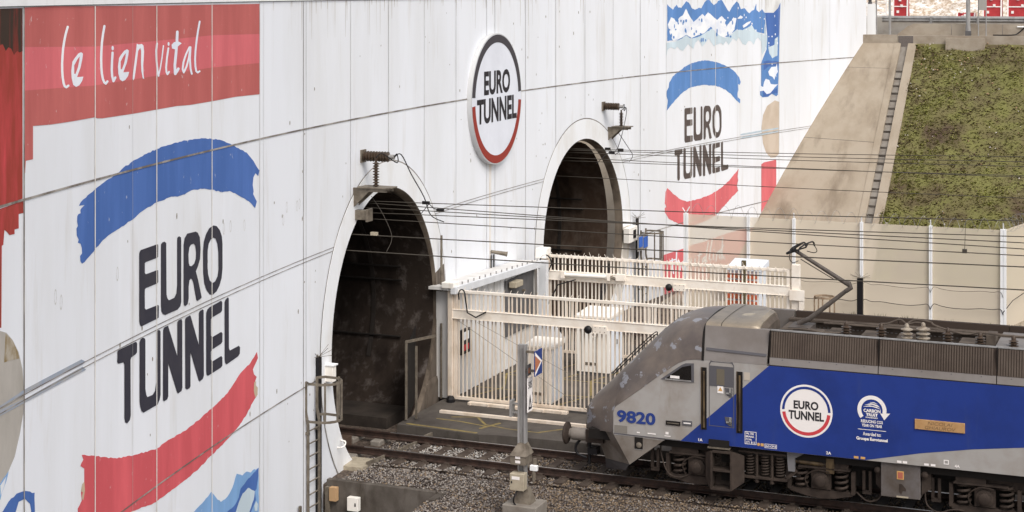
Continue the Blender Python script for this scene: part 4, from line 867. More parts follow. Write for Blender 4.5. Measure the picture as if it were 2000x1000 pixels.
# ================================================================ GATES
def gate(v,u0,u1,zt,zb1,zb0,lab,hyd,gl):
    t=thing('security_gate',lab,'gate',(u0,v,0),gl)
    m=MB(); m.box((u0-.16,v-.10,-.1),(u0-.015,v+.12,zt+.02)); m.build('hinge_post',M_creamd,t,bevel=.012)
    m=MB(); m.box((u0-.30,v-.22,zt+.05 if not hyd else zt-.12),(u0+.08,v+.2,zt+.22 if not hyd else zt+.2)); m.build('post_cap',M_cab,t,bevel=.02)
    m=MB(); m.box((u0,v-.035,zt-.085),(u1,v+.035,zt)); m.build('top_rail',M_cream,t,bevel=.008)
    m=MB(); m.box((u0-.04,v-.07,zb0),(u1+.02,v+.07,zb1)); m.box((u0-.04,v-.085,zb1-.012),(u1+.02,v+.085,zb1+.004)); m.box((u0-.04,v-.085,zb0-.004),(u1+.02,v+.085,zb0+.010)); m.build('main_beam',M_cream,t)
    m=MB(); m.box((u0,v-.04,.05),(u1,v+.04,.13)); m.build('bottom_rail',M_creamd,t)
    m=MB(); m.box((u0,v-.045,.05),(u0+.10,v+.045,zt)); m.build('stile',M_creamd,t)
    m=MB(); m.box((u1-.09,v-.045,.05),(u1,v+.045,zt)); m.build('stile',M_cream,t)
    n=int((u1-u0-.1)/.125); m=MB(); pr_=random.Random(int(v*10))
    for k in range(n):
        u=u0+.16+k*.125; j=pr_.uniform(-.010,.010); k2=pr_.uniform(-.007,.007); m.bar((u+j,v,.13),(u+j+k2,v,zt-.085),.038,.024,(0,1,0))
    m.build('pales',M_creamd if not hyd else M_cream,t)
    m=MB(); rr=random.Random(3)
    if hyd:
        pts=[]; k=0
        while u0+.05+k*.028<u1: 
            a=k*.72; pts.append((u0+.05+k*.028,v+.07*math.cos(a),zt-.03+.065*math.sin(a))); k+=1
        m.tube(pts,.009,5)
        for k in range(26): u=u0+.2+k*.26; m.tube([(u,v,zt),(u+rr.uniform(-.08,.08),v+rr.uniform(-.05,.05),zt+rr.uniform(.04,.14))],.006,4)
    else:
        for k in range(int((u1-u0)/.20)): u=u0+.1+k*.20; m.tube([(u,v,zt-.01),(u+.05,v,zt+.085)],.008,4)
    m.build('spikes' if not hyd else 'barbed_coil',M_cream,t)
    return t
g1=gate(4.57,-3.08,4.75,3.13,2.58,2.33,'near cream palisade gate behind the locomotive nose with a plain spiked top','', 'cream palisade gates')
g2=gate(11.45,-2.92,4.96,3.15,2.64,2.36,'far cream palisade gate with hydraulic ram and coiled wire along its top',True,'cream palisade gates')
def lamp(par,u,v,z,sx=1):
    m=MB(); m.lathe((u,v-.04,z),(0,-1,0),[(.09,0),(.11,.05),(.11,.09),(.085,.12),(.03,.15)],16); m.build('alarm_horn',M_black,par,smooth=True,sharp=50)
    m=MB(); m.box((u+.12,v-.06,z-.10),(u+.52,v-.03,z+.10)); m.build('control_plate',M_cream,par)
    m=MB()
    for a in (.18,.32,.45):
        for b in (-.06,.06): m.box((u+a,v-.066,z+b),(u+a+.02,v-.061,z+b+.02))
    m.build('bolt',M_galvd,par)
p=atv(1152,642,4.57); lamp(g1,p.x,4.53,p.z); p=atv(1312,560,11.45); lamp(g2,p.x-.05,11.41,p.z)
m=MB(); p=atv(1152,655,4.5); m.tube([(p.x+.12+.06*math.cos(k*.5),4.47,p.z+.02+.06*math.sin(k*.5)) for k in range(13)],.012,6); m.build('ring_handle',M_cream,g1)
# hydraulic ram on the far gate
a=atv(1103,536,11.3); b=atv(1192,541,11.3); m=MB(); m.tube([(a.x,11.28,a.z),(b.x,11.28,b.z)],.062,12); m.tube([(b.x,11.28,b.z),(b.x+.22,11.28,b.z)],.03,10); m.build('hydraulic_ram',M_cab,g2,smooth=True,sharp=40)
m=MB(); m.box((b.x-.08,11.18,b.z-.10),(b.x+.02,11.38,b.z+.10)); m.box((b.x+.2,11.22,b.z-.09),(b.x+.5,11.36,b.z+.11)); m.box((a.x-.1,11.2,a.z-.11),(a.x+.02,11.36,a.z+.11)); m.build('ram_bracket',M_cream,g2)
m=MB(); m.tube([(b.x+.02,11.26,b.z),(b.x+.2,11.26,b.z-.05)],.05,8); m.build('ram_joint',M_galvd,g2)
m=MB(); a=atv(1062,520,11.3); m.tube([(a.x-.12,11.25,a.z-.1)]+[(a.x+.08-.2*math.cos(k*.4),11.25,a.z+.1+.28*math.sin(k*.4)) for k in range(9)]+[(a.x+.1,11.25,a.z-.3),(a.x-.1,11.22,a.z-1.0),(a.x+.15,11.22,a.z-1.25),(a.x+.5,11.25,a.z-.55),(a.x+1.1,11.25,a.z-.35)],.022,6); m.build('hose',M_black,g2)
m=MB(); a=atv(900,575,4.4); m.tube([(a.x-.05,4.4,a.z-.15)]+[(a.x+.03-.10*math.cos(k*.4),4.4,a.z-.02+.16*math.sin(k*.4)) for k in range(9)]+[(a.x+.2,4.4,a.z-.5),(a.x+.45,4.42,a.z-.62),(a.x+.75,4.45,a.z-.45)],.02,6); m.build('hose',M_black,g1)
m=MB(); m.box((-2.55,4.30,-.02),(.4,4.48,.05)); 
for k in range(6): m.box((-2.5+k*.55,4.27,-.02),(-2.46+k*.55,4.30,.05))
m.build('bottom_tray',M_creamd,g1)
m=MB(); m.tube([(-2.9,4.42,2.3),(.95,4.42,.12)],.006,4); m.tube([(-2.3,4.42,2.28),(.95,4.42,.85)],.005,4); m.build('brace_cable',M_galvd,g1)
m=MB(); m.lathe((-3.12,4.42,-.05),(0,0,1),[(.12,0),(.12,.12),(.08,.2)],10); m.build('hinge',M_black,g1)
# catch post of the far gate
cp=thing('catch_post','white steel catch post at the right-hand end of the far gate','post',(5.2,11.45,0))
m=MB(); m.box((5.02,11.38,-.02),(5.26,11.58,3.3)); m.build('shaft',M_cream,cp,bevel=.01)
m=MB(); m.box((4.98,11.28,2.25),(5.42,11.37,2.55)); m.prism([(5.27,11.3,2.25),(5.42,11.3,2.25),(5.42,11.3,2.0),(5.27,11.3,1.86)],(0,.05,0)); m.build('catch_plate',M_cream,cp)
# open steel screen at the near tunnel mouth
ds=thing('steel_screen','dark steel framed screen standing open at the right side of the near tunnel mouth','screen',(-3.35,2.01,.02))
A=Vector((-3.35,2.01,.02)); B=Vector((-3.98,3.9,.02)); 
m=MB(); m.bar(A,A+Vector((0,0,2.1)),.05); m.bar(A+Vector((.18,.25,0)),A+Vector((.18,.25,1.95)),.05); m.bar(A+Vector((0,0,2.1)),Vector((-3.62,4.45,1.80)),.05,.07); m.build('frame',M_galvd,ds)
m=MB(); m.hexa([A+Vector((.0,.05,.05)),A+Vector((.02,.05,.05)),B+Vector((.02,0,.05)),B+Vector((0,0,.05)),A+Vector((0,.05,2.0)),A+Vector((.02,.05,2.0)),B+Vector((.02,0,2.15)),B+Vector((0,0,2.15))]); m.build('panel',M_bogied,ds)
# lean-to between the gates
ln=thing('lean_to','white clad lean-to with a pale blue roof beam between the two gates','shed',(-3.3,8,0))
m=MB()
for k in range(28):
    v=4.75+k*.235; d=.03 if k%2 else 0; m.box((-3.72,v,0),(-3.22+d,v+.235,3.02-.035*(v-4.6)))
m.build('cladding',M_gwall,ln)
m=MB(); m.bar((-3.02,4.35,3.13),(-3.02,11.2,2.88),.16,.20); m.build('roof_beam',M_lbl,ln,bevel=.01)
m=MB(); m.hexa([(-3.8,4.4,3.12),(-3.05,4.4,3.12),(-3.05,11.2,2.87),(-3.8,11.2,2.87),(-3.8,4.4,3.2),(-3.05,4.4,3.235),(-3.05,11.2,2.985),(-3.8,11.2,2.95)]); m.build('roof_sheet',M_gwall,ln)
m=MB()
for k in range(16): v=4.6+k*.42; m.box((-3.05,v,3.23-.0365*(v-4.35)),(-3.02,v+.03,3.31-.0365*(v-4.35)))
m.build('roof_fixing',M_galv,ln)
m=MB(); m.box((-3.18,8.6,1.0),(-3.15,10.9,2.72)); m.build('door',M_dgrey,ln)
m=MB(); m.box((-3.14,8.9,2.45),(-3.05,9.6,2.52)); m.box((-3.14,9.9,2.2),(-3.05,10.0,2.26)); m.build('door_bar',M_galvd,ln)
m=MB(); m.box((-3.1,8.7,2.50),(-2.86,9.3,2.68)); m.build('floodlight',M_beige,ln,bevel=.02)
m=MB(); m.box((-3.18,5.15,1.15),(-3.10,5.75,1.85)); m.build('control_panel',M_black,ln)
m=MB(); m.box((-3.098,5.25,1.25),(-3.09,5.65,1.42)); m.build('red_display',M_decalr,ln)
m=MB(); m.box((-3.098,5.25,1.55),(-3.09,5.65,1.78)); m.build('label_plate',M_white,ln)
ip=MB(); ip.box((-3.0,10.95,0),(-2.75,11.2,3.0)); ip.build('corner_column',M_lbl,ln)
# cabinets
def cabinet(u0,u1,v0,v1,h,lab,louv=False):
    t=thing('equipment_cabinet',lab,'cabinet',((u0+u1)/2,(v0+v1)/2,-.02),'white equipment cabinets between the gates')
    m=MB(); m.box((u0,v0,.08),(u1,v1,h)); m.build('casing',M_cab,t,bevel=.012)
    m=MB(); m.box((u0+.03,v0+.03,-.02),(u1-.03,v1-.03,.08)); m.build('plinth',M_dgrey,t)
    m=MB(); m.hexa([(u0-.05,v0-.05,h),(u1+.05,v0-.05,h),(u1+.05,v1+.05,h),(u0-.05,v1+.05,h),(u0-.05,v0-.05,h+.06),(u1+.05,v0-.05,h+.06),(u1+.05,v1+.05,h+.13),(u0-.05,v1+.05,h+.13)]); m.build('roof',M_cab,t)
    m=MB(); m.box((u1+.001,v0+.04,.14),(u1+.02,(v0+v1)/2-.01,h-.06)); m.build('door',M_cabb,t)
    m=MB(); m.box((u1+.001,(v0+v1)/2+.01,.14),(u1+.02,v1-.04,h-.06)); m.build('door',M_cabb,t)
    m=MB(); m.box((u0+.30*(u1-u0)+.3,v0-.012,.12),(u0+.30*(u1-u0)+.32,v0-.002,h-.04)); m.box((u0+.15*(u1-u0),v0-.012,.12),(u0+.15*(u1-u0)+.012,v0-.002,h-.04)); m.build('seam',M_galvd,t)
    m=MB()
    for a in (.25,.4,.55): m.box((u0+a*(u1-u0),v0-.02,.3),(u0+a*(u1-u0)+.1,v0-.003,.38))
    m.build('vent',M_galvd,t)
    m=MB(); m.box((u1+.021,(v0+v1)/2+.03,h*.5),(u1+.05,(v0+v1)/2+.06,h*.5+.14)); m.build('handle',M_galvd,t)
cabinet(-1.02,-.24,4.86,5.72,1.62,'cream equipment cabinet close behind the near gate and left of the signal post')
cabinet(-1.0,.03,9.0,10.2,1.72,'taller white equipment cabinet farther back between the gates under the alarm horn')
# cabinet with orange netting behind the far gate
t=thing('netted_cabinet','pale blue-white cabinet wrapped in orange netting beyond the far gate','cabinet',(1.6,19.5,0))
m=MB(); m.box((1.05,19.0,-.3),(2.15,20.1,1.75)); m.build('casing',M_cabb,t,bevel=.015)
m=MB(); m.hexa([(.98,18.92,1.75),(2.22,18.92,1.75),(2.22,20.2,1.75),(.98,20.2,1.75),(.98,18.92,1.82),(2.22,18.92,1.82),(2.22,20.2,1.98),(.98,20.2,1.98)]); m.build('roof',M_cabb,t)
m=MB()
for k in range(8): m.box((1.0,18.9,-.2+k*.24),(2.1,18.92,-.2+k*.24+.17))
m.build('netting',M_orange,t)
m=MB(); m.box((1.62,18.6,-.3),(1.76,18.74,2.15)); tag(m.build('timber_post',mat('olive_post',rgb(104,92,64))),'dark olive post standing in front of the orange netted cabinet','post')
m=MB(); m.box((.2,19.6,.5),(.75,19.64,1.55)); m.box((.1,19.58,1.50),(.85,19.66,1.80)); tag(m.build('notice_board',M_creamd),'small cream board beyond the far gate left of the orange netted cabinet','board')
# ================================================================ MESH FENCE
M_mesh=bpy.data.materials.new('fine_security_mesh'); M_mesh.use_nodes=True
_n=M_mesh.node_tree; _n.nodes.clear(); _o=_n.nodes.new('ShaderNodeOutputMaterial'); _m=_n.nodes.new('ShaderNodeMixShader'); _t=_n.nodes.new('ShaderNodeBsdfTransparent'); _d=_n.nodes.new('ShaderNodeBsdfDiffuse')
_d.inputs[0].default_value=rgb(218,206,187); _m.inputs[0].default_value=.75
_n.links.new(_t.outputs[0],_m.inputs[1]); _n.links.new(_d.outputs[0],_m.inputs[2]); _n.links.new(_m.outputs[0],_o.inputs[0])
FV=22.1
m_=MB(); m_.add([(-2.6,22.6,-.296),(60,22.6,-.296),(60,31.2,-.296),(-2.6,31.2,-.296)],[(0,1,2,3)]); struct('service_path',m_,M_tan)
posts=[-1.4,.99,2.69,5.15,7.59,10.08]; FT=3.24
fe=thing('mesh_fence','tall fine mesh security fence on white posts beyond the far track with razor wire','fence',(4,FV,GZ))
m=MB()
for a,b in zip(posts[:-1],posts[1:]): m.add([(a,FV+.05,GZ),(b,FV+.05,GZ),(b,FV+.05,FT-.04),(a,FV+.05,FT-.04)],[(0,1,2,3)])
E1=atz(2000,434,3.24); Eb=Vector((posts[-1],FV,0)); dr=Vector((E1.x-Eb.x,E1.y-Eb.y,0)).normalized(); E2=Eb+dr*26
m.add([(Eb.x,Eb.y+.05,GZ),(E2.x,E2.y,GZ),(E2.x,E2.y,FT-.04),(Eb.x,Eb.y+.05,FT-.04)],[(0,1,2,3)])
m.build('mesh_panel',M_mesh,fe,fix=False)
for k,u in enumerate(posts):
    w=.055 if k<5 else .10
    if k==0: w=.085
    m=MB(); m.box((u-w,FV-.06,GZ),(u-w*.15,FV+.04,FT)); m.box((u+w*.15,FV-.06,GZ),(u+w,FV+.04,FT)); m.box((u-w*.2,FV-.03,GZ),(u+w*.2,FV+.03,FT)); 
    m.bar((u,FV,FT),(u+(.0 if k else -.12),FV-.05,FT+.20),.035); 
    if k==0: m.bar((u,FV,FT),(u+.14,FV,FT+.24),.035)
    m.build('fence_post',M_white,fe)
m=MB()
for k in range(1,9): q=Eb+dr*(2.9*k); m.box((q.x-.05,q.y-.05,GZ),(q.x+.05,q.y+.05,FT))
m.build('side_posts',M_white,fe)
def coil(p,q,r,pitch,rr=.006):
    p=Vector(p);q=Vector(q); L=(q-p).length; d=(q-p)/L; n=int(L/pitch*12); pts=[]
    side=d.cross(Vector((0,0,1)))
    for k in range(n+1):
        a=2*math.pi*k/12; c=p+d*(L*k/n); pts.append(c+side*r*math.cos(a)+Vector((0,0,r*math.sin(a)*(1+.15*math.sin(k*.37)))))
    mm=MB(); mm.tube(pts,rr,4,False); return mm
coil((posts[0]+.3,FV,FT+.12),(posts[-1],FV,FT+.10),.23,.52).build('razor_wire',M_galv,fe)
coil((Eb.x,Eb.y,FT+.10),(E2.x,E2.y,FT+.14),.24,.45).build('razor_wire',M_galv,fe)
m=MB()
for z,s,r_ in ((1.02,.015,.007),(.42,.03,.012)):
    for a,b in zip(posts[1:-1],posts[2:]): m.tube([(a,FV-.08,z-.12),(a+.12,FV-.07,z+.06)]+[(a+(b-a)*t,FV-.06,z+.03*math.sin(9*t+a)-s*math.sin(math.pi*t)) for t in (.15,.3,.5,.7,.85)]+[(b-.1,FV-.07,z+.03),(b,FV-.08,z-.15)],r_,5)
q=Eb+dr*4; m.tube([(Eb.x,Eb.y-.08,.35),(Eb.x+.3,Eb.y+.1,.75),(q.x,q.y-.1,.85)],.013,5); m.build('detector_cable',M_black,fe)
m=MB(); m.box((-2,FV-.3,GZ),(11,FV+.3,GZ+.06)); tag(m.build('footing',M_tan),'pale concrete footing strip along the bottom of the mesh fence','footing')
# weeds along the fence foot
rr=random.Random(6); V=[];F=[]
for k in range(520):
    c=rr.choice((5.0,5.9,6.9,8.4,9.6,10.6)); u=rr.gauss(c,.35); v=FV-.45+rr.gauss(0,.12); h=rr.uniform(.05,.32)*(1.3 if abs(u-c)<.3 else .6)
    a=rr.uniform(0,6.28); w=.025; o=len(V); V+=[(u-w*math.cos(a),v-w*math.sin(a),GZ),(u+w*math.cos(a),v+w*math.sin(a),GZ),(u+rr.gauss(0,.1),v+rr.gauss(0,.1),GZ+h)]; F.append((o,o+1,o+2))
me=bpy.data.meshes.new('weeds'); me.from_pydata(V,[],F); tag(link('weeds',me,mat('weed_olive',rgb(112,106,68),rgb(84,72,54),(3,3,3))),'dry olive weeds growing along the foot of the mesh fence','weeds',kind='stuff')
p=atv(1680,622,21.3); q=atv(1680,543,21.3); t=thing('black_pole','thick black pole with spikes on top standing in front of the mesh fence','pole',(p.x,21.3,GZ))
m=MB(); m.box((p.x-.10,21.22,GZ),(p.x+.10,21.38,q.z)); m.build('shaft',M_black,t)
m=MB()
for k in range(14): a=k*.449; m.tube([(p.x,21.3,q.z),(p.x+.36*math.cos(a),21.3+.36*math.sin(a),q.z+.03+.06*(k%3))],.006,4)
m.build('spikes',M_galvd,t)
p=atv(1610,580,21.0); t=thing('hoop_cage','rusty low hoop cage on legs in front of the mesh fence beside the pantograph','ladder cage',(p.x,21,GZ))
m=MB(); pts=[(p.x+.36*math.cos(a),21+.30*math.sin(a),p.z) for a in [2*math.pi*k/16 for k in range(17)]]
for a,b in zip(pts[:-1],pts[1:]): m.bar(a,b,.02,.08)
m.build('hoop',mat('rusty_tan_steel',rgb(176,156,132),rgb(146,120,96),(5,5,5)),t)
for k in (0,3,6,9,12): a=2*math.pi*k/16; m=MB(); m.bar((p.x+.36*math.cos(a),21+.30*math.sin(a),GZ),(p.x+.36*math.cos(a),21+.30*math.sin(a),p.z),.045); m.build('leg',MATS['rusty_tan_steel'],t)
# ================================================================ OVERHEAD WIRES
def wire(xa,ya,xb,yb,v,lab,cat='wire',back=9.0,fwd=16.0,r=.0115,va=None):
    A=atv(xa,ya,v if va is None else va); B=atv(xb,yb,v); d=(B-A); L=d.length; d/=L
    u0=A.x-back; pts=[]; n=14
    for k in range(n+1):
        t=-back+(L+back+fwd)*k/n; pts.append(A+d*t+Vector((0,0,-.03*math.sin(math.pi*max(0,min(1,t/L)))*1.0)))
    m=MB(); m.tube(pts,r,5); o=m.build('overhead_wire',M_wire,None); tag(o,lab,cat,'overhead wires'); return A,B
wire(760,394,2000,431.5,.35,'topmost overhead wire entering the near tunnel',)
wire(840,405,2000,486,.55,'steepest sloping overhead wire of the near tunnel, crossing two others')
wire(840,412,2000,474,.25,'middle wire of the bunch of three entering the near tunnel')
wire(840,420,2000,462,.05,'shallowest wire of the bunch of three entering the near tunnel')
wire(840,434,2000,499,0,'contact wire of the near track just below the bunch of three, over the pantograph head')
wire(695,458,2000,521,-1.15,'second lowest overhead wire across the whole photo, entering the near tunnel at the left',r=.014)
wire(680,489,2000,566,-1.5,'lowest overhead wire of all, entering the near tunnel far left',r=.014)
wire(1130,291,2000,306,16.3,'uppermost wire of the far tunnel group'); wire(1200,295.5,2000,316,16.6,'second wire of the far tunnel group'); wire(1200,300.5,2000,325,16.9,'third wire of the far tunnel group, above a wide gap')
wire(1200,312,2000,346,16.4,'fourth wire of the far tunnel group, nearly touching the fifth'); wire(1200,317,2000,343,16.8,'fifth wire of the far tunnel group, nearly touching the fourth'); wire(1200,349,2000,387,16.6,'lowest wire of the far tunnel group, its contact wire')
m=MB(); 
for x,y,v in ((832,396,.35),(860,411,.3)): p=atv(x,y,v); m.box((p.x-.10,p.y-.03,p.z-.04),(p.x+.10,p.y+.03,p.z+.04))
a=atv(838,398,.35); b=atv(858,410,.3); c=atv(822,418,.1); m.tube([a,(a+b)/2+Vector((0,0,-.05)),b],.012,5); m.tube([a,c],.010,5)
tag(m.build('wire_clamp',M_black),'dark wire clamps and jumper at the near tunnel mouth','clamp')
m=MB()
for x,y in ((1187,291),(1195,298),(1212,293)): p=atv(x,y,16.6); m.box((p.x-.10,p.y-.03,p.z-.05),(p.x+.10,p.y+.03,p.z+.05))
m.tube([atv(1190,291,16.6),atv(1202,302,16.6),atv(1214,293,16.6)],.012,5); tag(m.build('wire_clamp',M_black),'dark wire clamps and jumper at the far tunnel mouth','clamp')
m=MB(); p=atv(731,458,-1.15); m.box((p.x-.09,p.y-.04,p.z-.02),(p.x+.09,p.y+.04,p.z+.06)); tag(m.build('wire_clamp',M_beige),'pale clamp on the second lowest wire inside the near tunnel mouth','clamp')
m=MB(); a=atv(1884,490,0); b=atv(1886,432,.35); m.tube([a,b],.006,4); m.box((a.x-.05,a.y-.03,a.z-.05),(a.x+.05,a.y+.03,a.z+.04)); tag(m.build('dropper',M_wire),'thin vertical dropper with a clamp between wires at the right','dropper')
# ================================================================ SIGNAL POST
SV=-3.6
sp0=thing('marker_board_post','grey steel post with blue and orange marker board in front of the near track','signal post',(2.27,SV,-.3))
m=MB(); m.box((1.90,SV-.35,-.6),(2.72,SV+.35,.02)); m.build('foundation',M_chan,sp0,bevel=.02)
m=MB(); m.box((2.165,SV-.07,.02),(2.205,SV+.07,3.58)); m.box((2.315,SV-.07,.02),(2.355,SV+.07,3.58)); m.box((2.206,SV-.02,.02),(2.314,SV+.05,3.58)); m.box((2.25,SV-.045,.5),(2.262,SV-.021,3.5)); m.build('shaft',M_galv,sp0)
m=MB(); m.loft([[(2.08,SV-.17,.02),(2.52,SV-.17,.02),(2.52,SV+.17,.02),(2.08,SV+.17,.02)],[(2.17,SV-.1,.36),(2.42,SV-.1,.36),(2.42,SV+.1,.36),(2.17,SV+.1,.36)]],closed=True); m.build('base_shoe',M_galvd,sp0)
a=atv(1000,921,SV-.2); b=atv(1027,957,SV-.2); m=MB(); m.box((a.x,SV-.34,b.z),(b.x,SV-.11,a.z)); bx=m.build('connection_box',M_beige,sp0,bevel=.012)
m=MB(); m.box((a.x+.05,SV-.346,a.z-.13),(a.x+.24,SV-.342,a.z-.06)); m.build('label',M_decalw,bx)
m=MB(); m.box((a.x+.035,SV-.352,a.z-.22),(a.x+.06,SV-.341,a.z-.17)); m.build('lock',M_black,bx)
a=atv(1000,890,SV-.2); b=atv(1029,906,SV-.2); m=MB(); m.box((a.x,SV-.30,b.z-.02),(b.x,SV+.12,a.z+.03)); m.loft([[(a.x-.02,SV-.32,a.z+.03),(b.x+.03,SV-.32,a.z+.03),(b.x+.03,SV+.14,a.z+.03),(a.x-.02,SV+.14,a.z+.03)],[(2.19,SV-.10,a.z+.27),(2.36,SV-.10,a.z+.27),(2.36,SV+.1,a.z+.27),(2.19,SV+.1,a.z+.27)]],closed=True); bx=m.build('lamp_box',M_galvd,sp0)
m=MB()
for k in (0,1): m.box((a.x+.12,SV-.306,b.z+.02+k*.10),(a.x+.24,SV-.302,b.z+.08+k*.10))
m.build('label',M_decalw,bx)
m=MB(); m.tube([(a.x+.15,SV-.25,.35),(a.x+.1,SV-.33,.2),(a.x+.08,SV-.3,.08),(a.x+.12,SV-.28,.02)],.018,6); m.build('cable',M_black,sp0)
# marker board faces along the track
bu0=2.62; zc0=3.20; hb=.28
bd=MB(); bd.box((bu0,SV-.21,zc0-hb),(bu0+.02,SV+.25,zc0+hb)); bd=bd.build('marker_board',M_sbl,sp0)
vf=lambda off:(lambda a,b:Vector((bu0+.02+off,SV+.02+a,zc0+b)))
decal('chevron',cdt([[(-.22,.27),(.21,0),(-.22,-.27)]]),vf(.003),M_decalw,bd); decal('arrow',cdt([[(-.22,.19),(.12,0),(-.22,-.19)]]),vf(.006),M_sor,bd)
m=MB()
for z in (zc0+.2,zc0-.22): m.box((2.356,SV-.03,z),(bu0,SV+.02,z+.05))
m.build('arm',M_galvd,sp0)
m=MB(); m.box((2.42,SV-.14,2.90),(2.435,SV+.08,3.15)); bk=m.build('small_plate',M_dgrey,sp0); m=MB(); m.box((2.436,SV-.08,2.95),(2.439,SV+.03,3.07)); m.build('plate_mark',M_sor,bk)
m=MB(); m.box((2.42,SV-.13,2.08),(2.435,SV+.16,2.84)); pl_=m.build('number_plate',M_decalw,sp0)
decal('lettering',textbm('505',(SV-.09,SV+.12,2.60,2.76),.02),lambda a,b:Vector((2.439,a,b)),M_blk,pl_)
decal('symbol',cdt([[(SV-.09,2.13),(SV+.12,2.13),(SV+.015,2.48)]],[[(SV-.03,2.18),(SV+.06,2.18),(SV+.015,2.33)]]),lambda a,b:Vector((2.439,a,b)),M_blk,pl_)
m=MB(); m.box((2.00,SV-.16,1.95),(2.05,SV+.05,2.32)); m.box((2.05,SV-.06,2.02),(2.16,SV-.03,2.06)); m.box((2.05,SV-.06,2.22),(2.16,SV-.03,2.26)); m.build('side_plate',M_galv,sp0)
p=atz(1040,925,-.22); t=thing('trackside_marker','small white marker block on a short stub beside the near rail right of the post','marker',(p.x,-1.25,-.3))
a=atv(1036,908,-1.25); b=atv(1050,920,-1.25); m=MB(); m.box((a.x,-1.3,b.z),(b.x,-1.2,a.z)); m.build('block',M_white,t,bevel=.01)
m=MB(); c=atv(1042,895,-1.2); m.box((c.x,-1.22,a.z),(c.x+.08,-1.18,c.z)); m.tube([(c.x+.03,-1.25,b.z),(c.x+.03,-1.25,-.28)],.05,8); m.box((c.x-.2,-1.28,a.z-.06),(a.x,-1.22,a.z-.01)); m.build('stub',M_galvd,t)
# ================================================================ LOCOMOTIVE
lo=thing('locomotive','blue and grey electric locomotive with a dark sloping nose standing on the near track','locomotive',(12,0,0))
HW=1.48; UE=24.2
def lerp(tab,u):
    for (a,b) in zip(tab[:-1],tab[1:]):
        if u<=b[0]:
            t=(u-a[0])/(b[0]-a[0]) if b[0]>a[0] else 0; t=max(0,min(1,t)); return [x+(y-x)*t for x,y in zip(a[1:],b[1:])]
    return list(tab[-1][1:])
EDGE=[(3.70,1.70),(3.76,1.84),(5.08,2.84),(5.30,2.99),(5.45,3.06),(5.62,3.095),(6.0,3.10),(30,3.10)]
m=MB(); secs=[]
for u in (3.705,3.72,3.76,4.2,4.6,5.08,5.2,5.3,5.4,5.5,5.62,6.0,UE):
    z=lerp(EDGE,u)[0]; secs.append([(u,-HW,1.18),(u,-HW,z),(u,HW,z),(u,HW,1.18)])
m.loft(secs,closed=True); body=m.build('body',M_lgrey,lo)
NOSE=[(2.80,.78,1.10,1.55,1.66),(2.84,.84,1.10,1.58,1.74),(3.0,.98,1.12,1.60,1.92),(3.25,1.18,1.15,1.62,2.15),(3.5,1.36,1.19,1.65,2.40),(3.70,1.487,1.21,1.70,2.60),(3.705,1.487,1.69,1.705,2.605),(3.76,1.487,1.83,1.84,2.66),(4.4,1.487,2.31,2.32,3.31),(4.75,1.487,2.585,2.59,3.64),(4.95,1.487,2.735,2.745,3.80),(5.08,1.487,2.83,2.84,3.86),(5.3,1.487,2.98,2.99,3.93),(5.5,1.487,3.065,3.075,3.96),(5.7,1.487,3.09,3.10,3.975),(5.84,1.487,3.09,3.10,3.98)]
def nsec(u,hw,zl,ze,zc):
    d=zc-ze; t=max(0,min(1,(u-4.6)/1.2)); mixp=lambda a,b:a+(b-a)*t
    prof=[(1,0),(mixp(.88,.965),mixp(.28,.42)),(mixp(.74,.92),mixp(.58,.70)),(mixp(.58,.80),mixp(.82,.86)),(mixp(.40,.56),mixp(.95,.95)),(.2,.99)]
    L=[(-hw,zl)]+[(-hw*a,ze+d*b) for a,b in prof]+[(0,zc)]
    full=L+[(-v,z) for v,z in L[-2::-1]]
    return [(u,v,z) for v,z in full]
m=MB(); rows=[]
us=sorted(set([n[0] for n in NOSE]+[2.9,3.1,3.4,3.6,4.0,4.2,4.6]))
for u in us: rows.append(nsec(u,*lerp(NOSE,u)))
m.loft(rows); hood=m.build('nose_hood',M_hood,lo,smooth=True,sharp=38)
# windscreen on the far slope of the nose
m=MB(); q=[]
for u in (3.45,4.55):
    n=lerp(NOSE,u)
    for v in (-.55,0,.55):
        zz=n[2]+(n[3]-n[2])*(.99-.24*(abs(v)/.75)**2); q.append((u-.01,v,zz+.03))
m.add(q,[(0,1,4,3),(1,2,5,4)]); m.build('windscreen',M_glass,hood,fix=False)
m=MB()
for k in range(2):
    m.tube([(3.42,-.62,2.36+.06*k),(3.62,-.62,2.58+.08*k),(4.42,-.62,3.36+.07*k),(4.52,-.62,3.40)],.013,6)
for u,z in ((3.6,2.46),(3.9,2.76),(4.2,3.06)): m.tube([(u,-.62,z),(u,-.62,z+.18)],.012,5)
m.build('hand_rail',M_black,hood)
# dark seam hoop between nose and roof dome
m=MB(); r0=nsec(5.845,1.492,3.085,3.10,3.988); r1=[(5.90,y,z+.004) for x,y,z in r0]; r2=[(5.90,y*.97,z-.06) for x,y,z in r0]; r3=[(5.845,y*.97,z-.06) for x,y,z in r0]
m.loft([r0,r1,r2,r3],caps=False); m.build('seam_band',M_bogied,lo)
